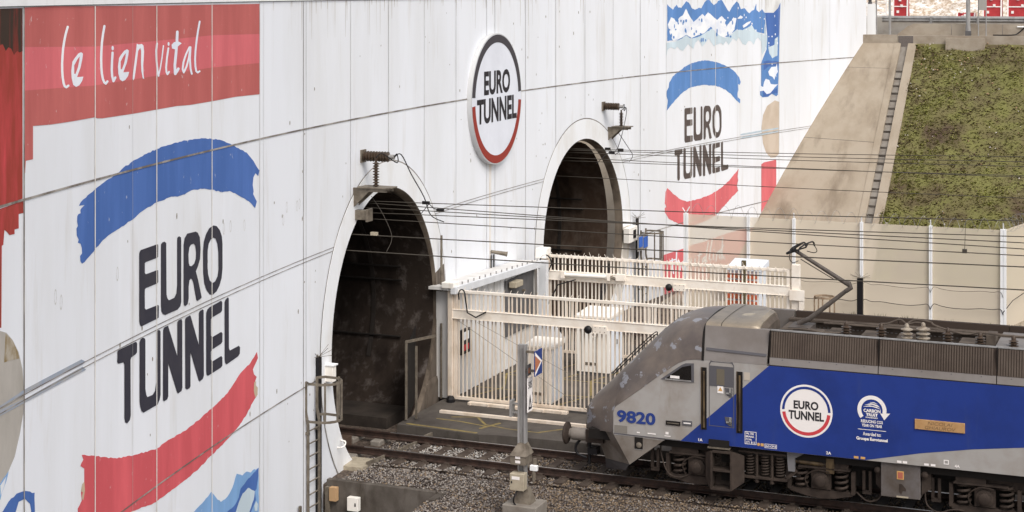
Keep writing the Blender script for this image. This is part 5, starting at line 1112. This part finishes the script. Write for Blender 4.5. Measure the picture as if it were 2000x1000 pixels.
# cab roof dome
def dsec(u,zc,w=1.33,ze=3.868,wf=None):
    wf=w if wf is None else wf
    return [(u,-w,3.60)]+[(u,-w*math.cos(math.pi*k/16) if k<=8 else -wf*math.cos(math.pi*k/16),ze+(zc-ze)*math.sin(math.pi*k/16)**.7) for k in range(17)]+[(u,wf,3.60)]
m=MB(); m.loft([dsec(5.90,3.985),dsec(6.4,3.995),dsec(6.75,4.0,1.33,3.868,1.2),dsec(6.95,4.03,1.32,3.868,.75),dsec(7.08,4.05,1.31,3.86,.5),dsec(7.16,3.99,1.27,3.83,.45)]); dome=m.build('roof_dome',M_dome,lo,smooth=True,sharp=40)
m=MB(); m.loft([dsec(7.161,3.96,1.24,3.8,.42),dsec(7.24,3.84,1.1,3.7,.38)]); m.build('dome_end',M_roofd,dome)
m=MB(); m.lathe((6.72,-.42,3.982),(-.0,-.09,1),[(.19,0),(.19,.014)],24); m.build('roof_hatch',mat('hatch_bronze',rgb(176,166,150)),dome)
m=MB(); m.loft([[(6.26,y,z+.004) for _,y,z in dsec(6.26,3.997)[1:-1]],[(6.275,y,z+.004) for _,y,z in dsec(6.26,3.997)[1:-1]]],caps=False); m.build('dome_seam',M_bogied,dome)
# upper side panel behind the cab
for s in (1,-1):
    m=MB(); m.hexa([(5.90,s*1.484,3.10),(7.36,s*1.484,3.10),(7.36,s*1.2,3.10),(5.90,s*1.2,3.10),(5.90,s*1.345,3.87),(7.40,s*1.345,3.87),(7.40,s*1.2,3.87),(5.90,s*1.2,3.87)])
    up=m.build('upper_side',M_lgrey2,lo)
m=MB(); m.hexa([(5.95,-1.468,3.33),(7.355,-1.468,3.29),(7.355,-1.40,3.29),(5.95,-1.40,3.33),(5.95,-1.452,3.385),(7.36,-1.452,3.345),(7.36,-1.40,3.345),(5.95,-1.40,3.385)]); m.build('rain_strip',M_dial,up)
# louvre panels
bounds=[7.42,9.87,12.40,14.9,17.4,19.9,22.4,UE]
for a,b in zip(bounds[:-1],bounds[1:]):
    for s in (1,-1):
        m=MB(); m.hexa([(a+.008,s*1.484,3.11),(b-.008,s*1.484,3.11),(b-.008,s*1.22,3.11),(a+.008,s*1.22,3.11),(a+.008,s*1.345,3.86),(b-.008,s*1.345,3.86),(b-.008,s*1.22,3.86),(a+.008,s*1.22,3.86)])
        lp_=m.build('louvre_panel',M_ribd,lo)
    m=MB(); sl=lambda z:1.484-(z-3.11)/.75*.139
    m.hexa([(a+.01,-sl(3.115)-.006,3.115),(b-.01,-sl(3.115)-.006,3.115),(b-.01,-sl(3.115)+.05,3.115),(a+.01,-sl(3.115)+.05,3.115),(a+.01,-sl(3.28)-.006,3.28),(b-.01,-sl(3.28)-.006,3.28),(b-.01,-sl(3.28)+.05,3.28),(a+.01,-sl(3.28)+.05,3.28)]); m.build('lower_strip',M_lgrey2,lp_)
    m=MB(); n=int((b-a-.04)/.0555); dark=MB()
    for k in range(n):
        u=a+.03+k*.0555
        if u>15: break
        mm=dark if 11.05<u<12.12 else m
        z0,z1=3.285,3.845; w=.034 if mm is m else .026
        mm.hexa([(u,-sl(z0)-.016,z0),(u+w,-sl(z0)-.016,z0),(u+w,-sl(z0)+.01,z0),(u,-sl(z0)+.01,z0),(u,-sl(z1)-.016,z1),(u+w,-sl(z1)-.016,z1),(u+w,-sl(z1)+.01,z1),(u,-sl(z1)+.01,z1)])
    if m.v: m.build('ribs',M_rib,lp_)
    if dark.v: dark.build('intake_ribs',M_rib,lp_)
    m=MB(); m.box((a+.006,-1.362,3.862),(b-.006,-1.28,3.888)); m.build('gutter',M_galv,lp_)
    m=MB(); m.box((a,-sl(3.3)+.01,3.11),(a+.015,-1.25,3.87)); m.build('joint',M_bogied,lp_)
    m=MB()
    for q in (.12,.37,.62,.87): m.box((a+(b-a)*q,-sl(3.24)-.016,3.235),(a+(b-a)*q+.02,-sl(3.24)-.004,3.25))
    m.build('rivet',M_dial,lp_)
# roof deck and its equipment
m=MB(); m.box((7.1,-1.24,3.20),(UE,1.24,3.40)); m.build('roof_deck',M_roofd,lo)
m=MB(); m.box((7.3,1.18,3.40),(UE,1.26,3.68)); m.box((7.3,1.0,3.66),(12.1,1.3,3.71)); m.build('far_side_rail',M_roofd,lo)
m=MB()
for k in range(60): m.box((7.9+k*.10,1.165,3.50),(7.95+k*.10,1.18,3.52))
m.build('vent_slots',M_lgrey2,lo)
ins=[(9.0,M_porc,.085,.30),(9.79,M_porc,.085,.32),(10.36,M_porcw,.10,.36),(10.72,M_porcw,.115,.40),(11.26,M_porc,.085,.32),(11.96,M_porc,.085,.28),(12.67,M_porc,.08,.26),(14.2,M_porc,.08,.26)]
tops=[]
for u,mm,r,h in ins:
    m=MB(); insul(m,(u,-.62,3.66),(0,0,1),h,r*.75,r*1.35,5 if mm is M_porc else 4); m.lathe((u,-.62,3.66+h),(0,0,1),[(.05,0),(.05,.07),(.02,.1)],8); m.build('roof_insulator',mm,lo,smooth=True,sharp=50); tops.append((u,-.62,3.66+h+.08))
m=MB()
m.tube([tops[1],(9.95,-.6,4.08),(10.2,-.6,4.18),tops[2],(10.55,-.6,4.14),tops[3]],.022,6); m.tube([(10.9,-.6,4.17),(11.0,-.62,4.10),(11.5,-.62,3.98),(11.75,-.62,3.98),tops[5],tops[6],tops[7]],.022,6); m.tube([tops[2],(10.5,-.55,4.18),(10.72,-.6,4.2),(10.9,-.6,4.17)],.02,6)
m.tube([(8.3,.3,3.80),(9.4,.3,3.80),(14,.35,3.78)],.03,6); m.build('bus_bar',M_roofd,lo)
for a_2,b_2 in [((u,.1,3.39),(u+.35,.75,3.62)) for u in (8.4,9.2,10.0,11.4)]+[((7.9,-.5,3.39),(8.4,.5,3.62)),((7.45,-.9,3.39),(7.75,-.5,3.75)),((8.1,-.75,3.39),(8.5,-.45,3.80)),((12.05,-.3,3.39),(12.25,.2,3.92)),((7.4,-.2,3.39),(7.8,.7,3.70))]:
    m=MB(); m.box(a_2,b_2); m.build('roof_box',M_roofd,lo)
m=MB(); m.tube([(7.5,-.7,3.78),(8.0,-.75,3.83),(8.6,-.7,3.78),(9.0,-.62,3.80)],.02,6); m.build('roof_cable',M_roofd,lo)
m=MB(); m.box((12.3,-.9,3.5),(14.5,.9,3.78)); m.build('transformer_cover',M_lgrey2,lo)
# pantograph
m=MB(); m.tube([(7.75,0,3.80),(8.02,0,3.93),(8.90,0,4.66)],[.06,.062,.05],10); m.box((7.6,-.35,3.62),(8.1,.35,3.78)); M_arm=mat('pantograph_steel',rgb(104,96,90),rgb(84,76,70),(4,4,4),.4,.6,.6); pan=m.build('pantograph',M_arm,lo)
m=MB(); m.tube([(8.88,-.03,4.64),(8.99,-.02,4.72),(8.95,0,4.82),(8.86,0,4.84)],[.055,.06,.055,.05],10); m.tube([(8.98,0,4.76),(7.66,0,5.52)],[.055,.042],10); m.tube([(8.6,.08,4.86),(7.8,.06,5.30)],.012,5); m.build('upper_arm',M_arm,pan,smooth=True,sharp=40)
m=MB()
for d,z in ((0,5.63),(.20,5.66)): m.tube([(7.70+d,-.62,z-.10),(7.72+d,-.48,z),(7.78+d,.48,z+.0),(7.80+d,.66,z-.12)],.02,6)
m.tube([(7.66,0,5.50),(7.62,-.25,5.50),(7.72,-.42,5.62)],.022,6); m.tube([(7.66,0,5.50),(7.62,.25,5.52),(7.76,.42,5.62)],.022,6); m.tube([(7.72,-.1,5.52),(7.95,-.05,5.60),(7.95,.1,5.64)],.018,6)
m.tube([(7.70,-.45,5.60),(7.66,-.48,5.40),(7.72,-.40,5.28),(7.80,-.2,5.30)],.010,5); m.tube([(8.0,.5,5.62),(8.08,.55,5.45),(8.02,.5,5.40),(7.9,.3,5.46)],.010,5); m.tube([(7.68,0,5.52),(7.56,-.3,5.47)],[.05,.03],8); m.build('collector_head',M_black,pan)
# livery
sf=lambda off:(lambda a,b:Vector((a,-HW-off,b)))
side=lambda nm,polys,mm,off,holes=(),par=None:decal(nm,cdt(polys,holes),sf(off),mm,par or body)
lv=side('blue_livery',[[(5.34,1.184),(7.42,3.092),(UE-.01,3.092),(UE-.01,2.45),(16,2.1),(14.2,1.95),(12.97,1.80),(11.9,1.655),(10.81,1.46),(9.59,1.184)]],M_lblue_t,.004)
side('waist_dark_strip',[[(7.38,3.094),(UE,3.094),(UE,3.112),(7.38,3.112)]],M_bogied,.006)  # thin black strip along the joint between blue side and louvre panels
side('panel_line',[[(3.72,1.184),(5.34,1.184),(5.34,1.20),(3.72,1.215)]],M_dial,.005)
lx,lz,lr=8.27,2.145,.592
side('logo_disc',[circ(lx,lz,lr,64)],M_decalw,.008)
side('logo_ring',[ringarc(lx,lz,lr*.83,lr*.925,1,180)],M_lblue_t,.011); side('logo_ring',[ringarc(lx,lz,lr*.80,lr*.925,186,355)],M_decalr,.011)
stx=lambda s,x0,x1,y0,y1,mm,bold=.03,par=None,sl_=0:decal('lettering',textbm(s,(x0,x1,y0,y1),bold,sl_),sf(.012),mm,par or body)
stx('EURO',lx-.285,lx+.275,lz+.035,lz+.225,M_blk,.035); stx('TUNNEL',lx-.40,lx+.40,lz-.205,lz-.005,M_blk,.035)
stx('9820',3.80,4.74,1.475,1.765,M_num,.035)
cx,cz=9.735,2.305
side('carbon_ring',[ringarc(cx,cz,.235,.32,-12,218),[(cx+.18,cz-.06),(cx+.40,cz-.04),(cx+.27,cz-.20)]],M_decalw,.009)
side('carbon_leaf',[[(cx-.17,cz+.10),(cx-.02,cz+.15),(cx+.12,cz+.12),(cx+.18,cz+.07),(cx+.0,cz+.12)],[(cx-.20,cz+.06),(cx-.05,cz+.10),(cx+.1,cz+.08),(cx+.2,cz+.03),(cx+.0,cz+.075)],[(cx-.06,cz+.17),(cx+.05,cz+.175),(cx+.13,cz+.14),(cx+.04,cz+.155)]],M_decalw,.009)
stx('CARBON',cx-.185,cx+.19,cz-.055,cz+.02,M_decalw,.04); stx('TRUST',cx-.13,cx+.13,cz-.14,cz-.07,M_decalw,.04); stx('STANDARD',cx-.14,cx+.13,cz-.185,cz-.155,M_decalw,.04)
stx('REDUCING CO2',cx-.24,cx+.24,cz-.29,cz-.225,M_decalw,.03); stx('YEAR ON YEAR',cx-.225,cx+.225,cz-.38,cz-.315,M_decalw,.03)
side('rule',[[(cx-.31,cz-.45),(cx+.31,cz-.45),(cx+.31,cz-.438),(cx-.31,cz-.438)]],M_decalw,.009)
stx('Awarded to:',cx-.2,cx+.2,cz-.575,cz-.495,M_decalw,.02); stx('Groupe Eurotunnel',cx-.345,cx+.345,cz-.70,cz-.61,M_decalw,.045)
m=MB(); m.box((10.67,-HW-.035,1.985),(11.74,-HW-.004,2.205)); pq=m.build('name_plaque',M_brass,lo,bevel=.008)
M_eng=mat('engraved_brass',rgb(140,112,80))
for s,x0,x1,z0 in (('NICOLAI',10.95,11.46,2.105),('GHIAUROV',10.88,11.53,2.01)): decal('lettering',textbm(s,(x0,x1,z0,z0+.07),.0,.25),sf(.038),M_eng,pq)
# small notices along the sole bar
stx('1A',5.77,5.87,1.225,1.29,M_decalw,.03); stx('2A',8.72,8.83,1.225,1.29,M_decalw,.03); stx('4A',11.52,11.63,1.225,1.29,M_decalw,.03)
nb=[]
def px(x,y): p=atv(x,y,-HW); return (p.x,p.z)
fr=lambda x0,x1,z0,z1,t:[[(x0,z0),(x1,z0),(x1,z0+t),(x0,z0+t)],[(x0,z1-t),(x1,z1-t),(x1,z1),(x0,z1)],[(x0,z0+t),(x0+t,z0+t),(x0+t,z1-t),(x0,z1-t)],[(x1-t,z0+t),(x1,z0+t),(x1,z1-t),(x1-t,z1-t)]]
side('notice',fr(6.86,7.13,1.27,1.56,.012)+fr(7.32,7.60,1.225,1.32,.01),M_decalw,.009)
stx('Wt. 136t',6.885,7.07,1.49,1.54,M_decalw,.03); stx('BRAKE.',6.885,7.08,1.425,1.47,M_decalw,.03); stx('P136t.',6.885,7.03,1.36,1.405,M_decalw,.03); stx('2x3-CP-E',7.335,7.585,1.25,1.295,M_decalw,.03); stx('271 813',6.885,7.10,1.29,1.34,M_decalw,.02)
side('notice',[circ(7.18,1.29,.035,12),[(7.23,1.255),(7.30,1.255),(7.30,1.32),(7.23,1.32)]],M_decaly,.009)
for xs in (((1244,1250,843,846),),((1265,1281,845,849),),((1300,1306,843,848.5),),((1298,1310,850,853),)):
    for x0,x1,y0,y1 in xs: a=px(x0,y0);b=px(x1,y1); side('sticker',[[(a[0],b[1]),(b[0],b[1]),(b[0],a[1]),(a[0],a[1])]],M_decalw,.009)
for x in (1668,1681,1752,1763,1805,1818,1846): a=px(x,0); q=a[0]; side('sticker',[[(q,1.20),(q+.10,1.20),(q+.10,1.25),(q,1.25)]] if x!=1846 else fr(q-.03,q+.08,1.27,1.37,.02),M_decaly if x in (1668,1681) else M_decalw,.009)
# cab side window
m=MB(); m.prism([(4.87,-HW-.004,2.575),(5.36,-HW-.004,2.935),(5.46,-HW-.004,2.985),(5.66,-HW-.004,3.0),(5.665,-HW-.004,2.56)],(0,-.012,0)); wd=m.build('side_window',M_dial,lo)
m=MB(); m.prism([(4.99,-HW-.017,2.60),(5.38,-HW-.017,2.895),(5.60,-HW-.017,2.955),(5.605,-HW-.017,2.60)],(0,-.004,0)); m.build('pane',M_glass,wd)
m=MB(); m.box((4.98,-HW-.035,2.575),(5.6,-HW-.018,2.60)); m.build('sill',M_galv,wd)
m=MB(); m.box((5.1,-HW-.022,2.62),(5.32,-HW-.0185,2.68)); m.build('sticker',M_decalw,wd)
# crew door
dl=side('door_outline',[ [(6.02,1.60),(6.61,1.60),(6.61,3.02),(6.57,3.10),(6.50,3.085),(6.13,3.085),(6.06,3.10),(6.02,3.02)] ],M_dial,.0062,[[(6.035,1.615),(6.595,1.615),(6.595,3.01),(6.55,3.07),(6.08,3.07),(6.035,3.01)]])
dr_=side('crew_door',[[(6.04,2.52),(6.59,2.52),(6.59,2.985),(6.04,2.985)]],M_dial,.007)
side('pane',[[(6.20,2.56),(6.385,2.56),(6.385,2.92),(6.20,2.92)]],mat('door_glass',rgb(120,112,98),rough=.2),.010,(),dr_)
side('warning_sign',[[(6.22,2.37),(6.36,2.37),(6.36,2.53),(6.22,2.53)]],M_decalw,.011,(),dr_); side('warning_triangle',[[(6.235,2.42),(6.345,2.42),(6.29,2.515)]],M_decaly,.013,(),dr_)
for z in (2.28,1.62):
    m=MB(); m.prism([(6.39,-HW-.006,z+.22),(6.57,-HW-.006,z+.22),(6.57,-HW-.006,z+.01),(6.50,-HW-.006,z+.02),(6.42,-HW-.006,z+.08)],(0,-.006,0)); hd=m.build('handle_recess',M_dial,lo)
    m=MB(); m.box((6.50,-HW-.04,z+.10),(6.55,-HW-.013,z+.22)); m.box((6.43,-HW-.04,z+.09),(6.54,-HW-.013,z+.12)); m.build('handle',M_galv,hd)
for u0,u1,z0,z1 in ((5.83,5.965,1.50,2.93),(6.665,6.81,1.50,2.90)):
    m=MB(); m.box((u0,-HW-.010,z0),(u1,-HW-.0045,z1)); rc=m.build('handrail_recess',M_bogied,lo)
    m=MB(); m.tube([((u0+u1)/2+.01,-HW-.045,z0+.06),((u0+u1)/2+.01,-HW-.045,z1-.08)],.024,8); m.build('handrail',M_yel,rc)
    m=MB(); m.box((u0,-HW-.016,z0),(u0+.02,-HW-.0105,z1)); m.build('recess_edge',M_yel,rc)
side('access_patch',[[(6.84,2.72),(6.98,2.72),(6.98,2.90),(6.84,2.90)]],mat('primer_patch',rgb(206,194,178)),.0075)
side('access_patch',[[(3.73,1.225),(4.05,1.225),(4.05,1.40),(3.73,1.40)]],mat('grey_patch',rgb(140,134,126)),.0055)
for x0,x1,mm in ((1301,1329,M_bogied),(1333,1352,M_decalw)):
    a=px(x0,820); b=px(x1,833.5); m=MB(); m.box((a[0],-HW-.02,b[1]+.02),(b[0],-HW-.0045,a[1]-.01)); dp=m.build('data_plate',M_dial if mm is M_decalw else M_bogied,lo)
    m=MB(); m.box((a[0]+.03,-HW-.024,b[1]+.06),(b[0]-.03,-HW-.0205,a[1]-.05)); m.build('plate_face',mm if mm is M_decalw else M_galvd,dp)
m=MB(); m.box((6.02,-HW-.035,1.135),(6.50,-HW+.1,1.30)); m.build('door_step',M_bogied,lo); 
m=MB(); m.box((6.0,-HW-.06,1.10),(6.52,-HW+.1,1.13)); m.build('step_tread',M_galvd,lo)
# front valance, buffers, couplings
m=MB(); P0=[(2.99,.80,1.13),(3.70,1.482,1.20),(4.96,1.482,1.172),(4.11,1.482,.51),(3.28,.80,.40)]
L=[(u,-v,z) for u,v,z in P0]; Rr=[(u,v,z) for u,v,z in P0]
m.add(L+Rr,[(1,3,2),(0,4,3,1),(6,7,8),(5,6,8,9),(0,5,9,4),(4,9,8,3),(0,1,6,5),(1,2,7,6),(2,3,8,7)]); va=m.build('front_valance',M_valance,lo)
m=MB(); m.add([(3.275,-.805,.40),(4.10,-1.486,.512),(3.98,-1.42,.34),(3.29,-.80,.17),(3.29,.80,.17),(3.275,.805,.40),(4.10,1.486,.512),(3.98,1.42,.34)],[(0,1,2,3),(5,4,7,6),(0,3,4,5),(3,2,7,4)]); m.build('rail_guard',mat('guard_dark',rgb(72,68,68)),va)
a=atv(1239.5,853,-HW); b=atv(1255.5,878,-HW); m=MB(); m.box((a.x,-HW-.008,b.z),(b.x,-HW-.0025,a.z)); fp=m.build('filler_recess',M_bogied,va)
m=MB(); m.lathe(((a.x+b.x)/2+.01,-HW-.009,b.z+.10),(0,-1,0),[(.065,0),(.065,.02),(.03,.03)],12); m.build('filler_cap',M_galvd,fp)
m=MB(); m.box((a.x,-HW-.012,b.z-.012),(b.x,-HW-.003,b.z)); m.build('recess_lip',M_galv,fp)
side('valance_lip',[[(3.72,1.175),(4.95,1.15),(4.95,1.162),(3.72,1.19)]],M_galv,.006,(),va)
m=MB(); m.box((2.86,-1.05,.80),(3.3,1.05,1.10)); m.build('buffer_beam',M_bogie,lo)
for s in (-1,1):
    m=MB(); m.tube([(2.88,s*.9,.94),(2.48,s*.9,.94)],.15,16); m.tube([(2.48,s*.9,.94),(2.38,s*.9,.94)],.12,14); bf=m.build('buffer',M_valance,lo,smooth=True,sharp=40)
    m=MB(); m.lathe((2.42,s*.9,.94),(-1,0,0),[(.12,0),(.26,.06),(.27,.10),(.24,.125),(.05,.135)],18); m.build('buffer_head',M_bogie,bf,smooth=True,sharp=40)
m=MB(); m.tube([(2.66,-.85,.80),(2.55,-.88,.62),(2.6,-.88,.46),(2.82,-.86,.38)],.032,8); m.tube([(2.9,-.5,.85),(2.75,-.5,.55),(2.85,-.5,.35)],.03,8); m.tube([(2.85,-.72,.85),(2.85,-.74,.20)],.04,8); m.box((2.84,-.85,.46),(3.08,-.6,.62)); m.build('brake_hose',M_black,lo)
m=MB(); m.box((2.55,-.12,.78),(2.85,.12,1.02)); m.tube([(2.6,0,.8),(2.56,0,.4)],.05,8); m.build('coupling',M_bogie,lo)
# underframe and bogies
m=MB(); m.box((4.7,-1.30,.98),(UE,1.30,1.178)); m.box((3.0,-1.2,.95),(4.7,1.2,1.178)); m.build('underframe',M_bogied,lo)
def helix(m,c,r,h,turns,rr):
    n=turns*10; m.tube([(c[0]+r*math.cos(2*math.pi*k/10),c[1]+r*math.sin(2*math.pi*k/10),c[2]+h*k/n) for k in range(n+1)],rr,6)
def bogie(ub):
    a1,a2=ub,ub+2.87
    m=MB()
    for s in (-1,1):
        m.box((a1-.55,s*1.0-.10,.72),(a2+.55,s*1.0+.10,.96))
        m.box((a1-.62,s*1.12-.14,.86),(a1+.02,s*1.12+.14,1.10)); m.box((a2-.02,s*1.12-.14,.86),(a2+.62,s*1.12+.14,1.10)); m.box((a1-.66,s*1.12-.2,.83),(a1+.5,s*1.12+.2,.865)); m.box((a2-.5,s*1.12-.2,.83),(a2+.66,s*1.12+.2,.865))
    m.box((a1+1.1,-1.1,.45),(a2-1.1,1.1,.8)); m.box((a1-.6,-.7,.55),(a2+.6,.7,.75)); bg_=m.build('bogie_frame',M_bogie,lo)
    for a in (a1,a2):
        for s in (-1,1):
            m=MB(); m.lathe((a,s*.68,.55),(0,s,0),[(.58,0),(.58,.03),(.55,.035),(.55,.13),(.47,.14),(.45,.10),(.16,.11),(.16,.17)],32); m.build('wheel',M_bogied,bg_,smooth=True,sharp=35)
            m=MB(); y=s*1.14
            m.box((a-.22,min(y,y+s*.10),.36),(a+.22,max(y,y+s*.10),.76)); m.lathe((a,y+s*.10,.56),(0,s,0),[(.19,0),(.19,.05),(.13,.06),(.13,.12),(.09,.14)],16); m.tube([(a-.3,y+s*.12,.40),(a-.34,y+s*.16,.62),(a-.1,y+s*.2,.80),(a+.2,y+s*.18,.78)],.014,5); m.build('axle_box',M_bogie,bg_,smooth=True,sharp=40)
            m=MB(); m.prism([(a-.78,y-.08,.34),(a-.70,y-.08,.26),(a-.3,y-.08,.17),(a,y-.08,.14),(a+.3,y-.08,.17),(a+.70,y-.08,.26),(a+.78,y-.08,.34)],(0,.22*s if s>0 else .16,0)); 
            m.box((a-.76,y-.1,.30),(a-.68,y+.06,.80)); m.box((a+.68,y-.1,.30),(a+.76,y+.06,.80)); m.build('equaliser',M_bogie,bg_)
            for d in (-.45,.45): m=MB(); helix(m,(a+d,y,.33),.135,.50,4,.032); m.build('coil_spring',M_bogie,bg_,smooth=True)
            m=MB(); d=-1.05 if a==a1 else 1.02; m.box((a+d-.10,y-.04,.40),(a+d-.04,y+.04,.86)); m.box((a+d+.04,y-.04,.40),(a+d+.10,y+.04,.86)); m.box((a+d-.10,y-.04,.34),(a+d+.10,y+.04,.42)); m.build('brake_hanger',M_bogie,bg_)
    for s in (-1,1):
        y=s*1.22
        for d in (1.25,1.60,1.94): m=MB(); helix(m,(a1+d,y,.52),.095,.52,8,.022); m.build('suspension_spring',M_bogie,bg_,smooth=True)
        m=MB(); m.box((a1+1.05,y-.16,.47),(a1+2.12,y+.16,.515)); m.box((a1+1.0,y-.14,1.04),(a1+2.1,y+.14,1.08))
        for d in (1.42,1.77): m.tube([(a1+d,y-.1,.42),(a1+d,y-.1,1.04)],.032,8); m.tube([(a1+d,y-.1,.38),(a1+d,y-.1,.50)],.05,8)
        m.bar((a1+2.08,y,.50),(a1+2.14,y,1.06),.03,.05); m.prism([(a1+2.12,y-.1,.49),(a1+2.35,y-.1,.70),(a1+2.3,y-.1,.76),(a1+2.08,y-.1,.56)],(0,.2,0)); m.build('spring_seat',M_bogie,bg_)
        m=MB(); m.tube([(a1+2.28,y-.02,.94),(a1+2.9,y-.02,.92)],.055,10); m.tube([(a1+2.9,y-.02,.92),(a1+3.1,y-.02,.92)],.03,8); m.box((a1+3.0,y-.1,.75),(a1+3.18,y+.08,1.08)); m.build('damper',M_yel,bg_,smooth=True,sharp=40)
    return bg_
b1=bogie(5.68); 
b2=b1.copy(); COL.objects.link(b2); b2.parent=lo; b2.matrix_parent_inverse=b1.matrix_parent_inverse.copy(); b2.location=(6.45,0,0)
for ch in list(b1.children):
    c=ch.copy(); COL.objects.link(c); c.parent=b2; c.matrix_parent_inverse=ch.matrix_parent_inverse.copy()
m=MB(); m.prism([(7.80,-1.36,1.16),(8.22,-1.36,1.16),(7.98,-1.36,1.02),(7.98,-1.36,.72),(7.83,-1.36,.72)],(0,.08,0)); m.lathe((7.9,-1.362,1.05),(0,-1,0),[(.045,0),(.045,.006)],10); m.build('bracket_plate',mat('pale_bracket',rgb(128,126,128)),lo)
# step box
m=MB(); V0=-1.58
m.hexa([(5.93,-1.45,.36),(6.08,V0,.17),(6.12,V0,.17),(6.12,-1.2,.36),(5.93,-1.45,.97),(6.08,V0,1.06),(6.12,V0,1.06),(6.12,-1.2,.97)])
m.hexa([(6.54,V0,.19),(6.58,V0,.19),(6.84,-1.45,.38),(6.6,-1.2,.38),(6.54,V0,1.08),(6.58,V0,1.08),(6.84,-1.45,.98),(6.6,-1.2,.98)])
for z in (.17,.60,1.02): m.box((6.12,V0,z),(6.54,-1.2,z+.045))
m.box((6.12,-1.24,.2),(6.54,-1.2,1.05)); sb=m.build('step_box',M_bogie,lo)
for z in (.32,.74): m=MB(); m.box((6.25,-1.25,z),(6.45,-1.241,z+.2)); m.build('step_hole',M_bogied,sb)
# equipment box between the bogies
m=MB(); m.box((9.92,-1.42,.41),(10.77,-.6,1.165)); eb=m.build('battery_box',mat('box_grey',rgb(112,106,104),rgb(92,82,74),(2,2,2)),lo,bevel=.01)
m=MB(); m.box((10.27,-1.428,.82),(10.42,-1.421,1.0)); m.build('notice',M_decaly,eb)
m=MB(); m.box((10.29,-1.432,.84),(10.40,-1.429,.98)); m.build('notice_print',mat('faded_red_print',rgb(190,110,90)),eb)
m=MB(); m.prism([(10.32,-1.421,.72),(10.38,-1.421,.72),(10.47,-1.421,.62),(10.47,-1.421,.57),(10.40,-1.421,.57),(10.36,-1.421,.48),(10.32,-1.421,.55)],(0,-.006,0)); m.build('latch_recess',M_bogie,eb)
m=MB(); m.box((10.26,-1.43,.42),(10.52,-1.421,.455)); m.build('drip_lip',M_beige,eb)
m=MB(); m.prism([(10.79,-1.3,1.1),(10.98,-1.25,1.05),(10.98,-1.25,.62),(10.79,-1.3,.5)],(0,.3,0)); m.prism([(9.9,-1.3,1.1),(9.78,-1.25,1.05),(9.78,-1.25,.62),(9.9,-1.3,.5)],(0,.3,0)); m.lathe((10.86,-1.3,.95),(0,-1,0),[(.07,0),(.08,.06),(.03,.09)],12); m.lathe((9.84,-1.3,.95),(0,-1,0),[(.07,0),(.08,.06),(.03,.09)],12); m.build('side_bracket',M_bogie,lo)
m=MB(); m.box((9.0,-1.0,.45),(9.9,1.0,.95)); m.box((10.8,-.9,.5),(11.6,1.0,.95)); m.build('equipment_case',M_bogied,lo)
for q_ in ([(4.75,-1.1,.95),(4.80,-1.2,.72),(4.98,-1.28,.36),(5.25,-1.28,.28),(5.5,-1.2,.36)],[(9.35,-1.2,.36),(9.6,-1.28,.22),(9.85,-1.25,.30),(9.95,-1.2,.62)],[(10.85,-1.2,.62),(10.9,-1.3,.30),(11.15,-1.32,.16),(11.45,-1.28,.24),(11.7,-1.2,.22)]):
    m=MB(); m.tube(q_,.018,6); m.build('slack_cable',M_bogie,lo)
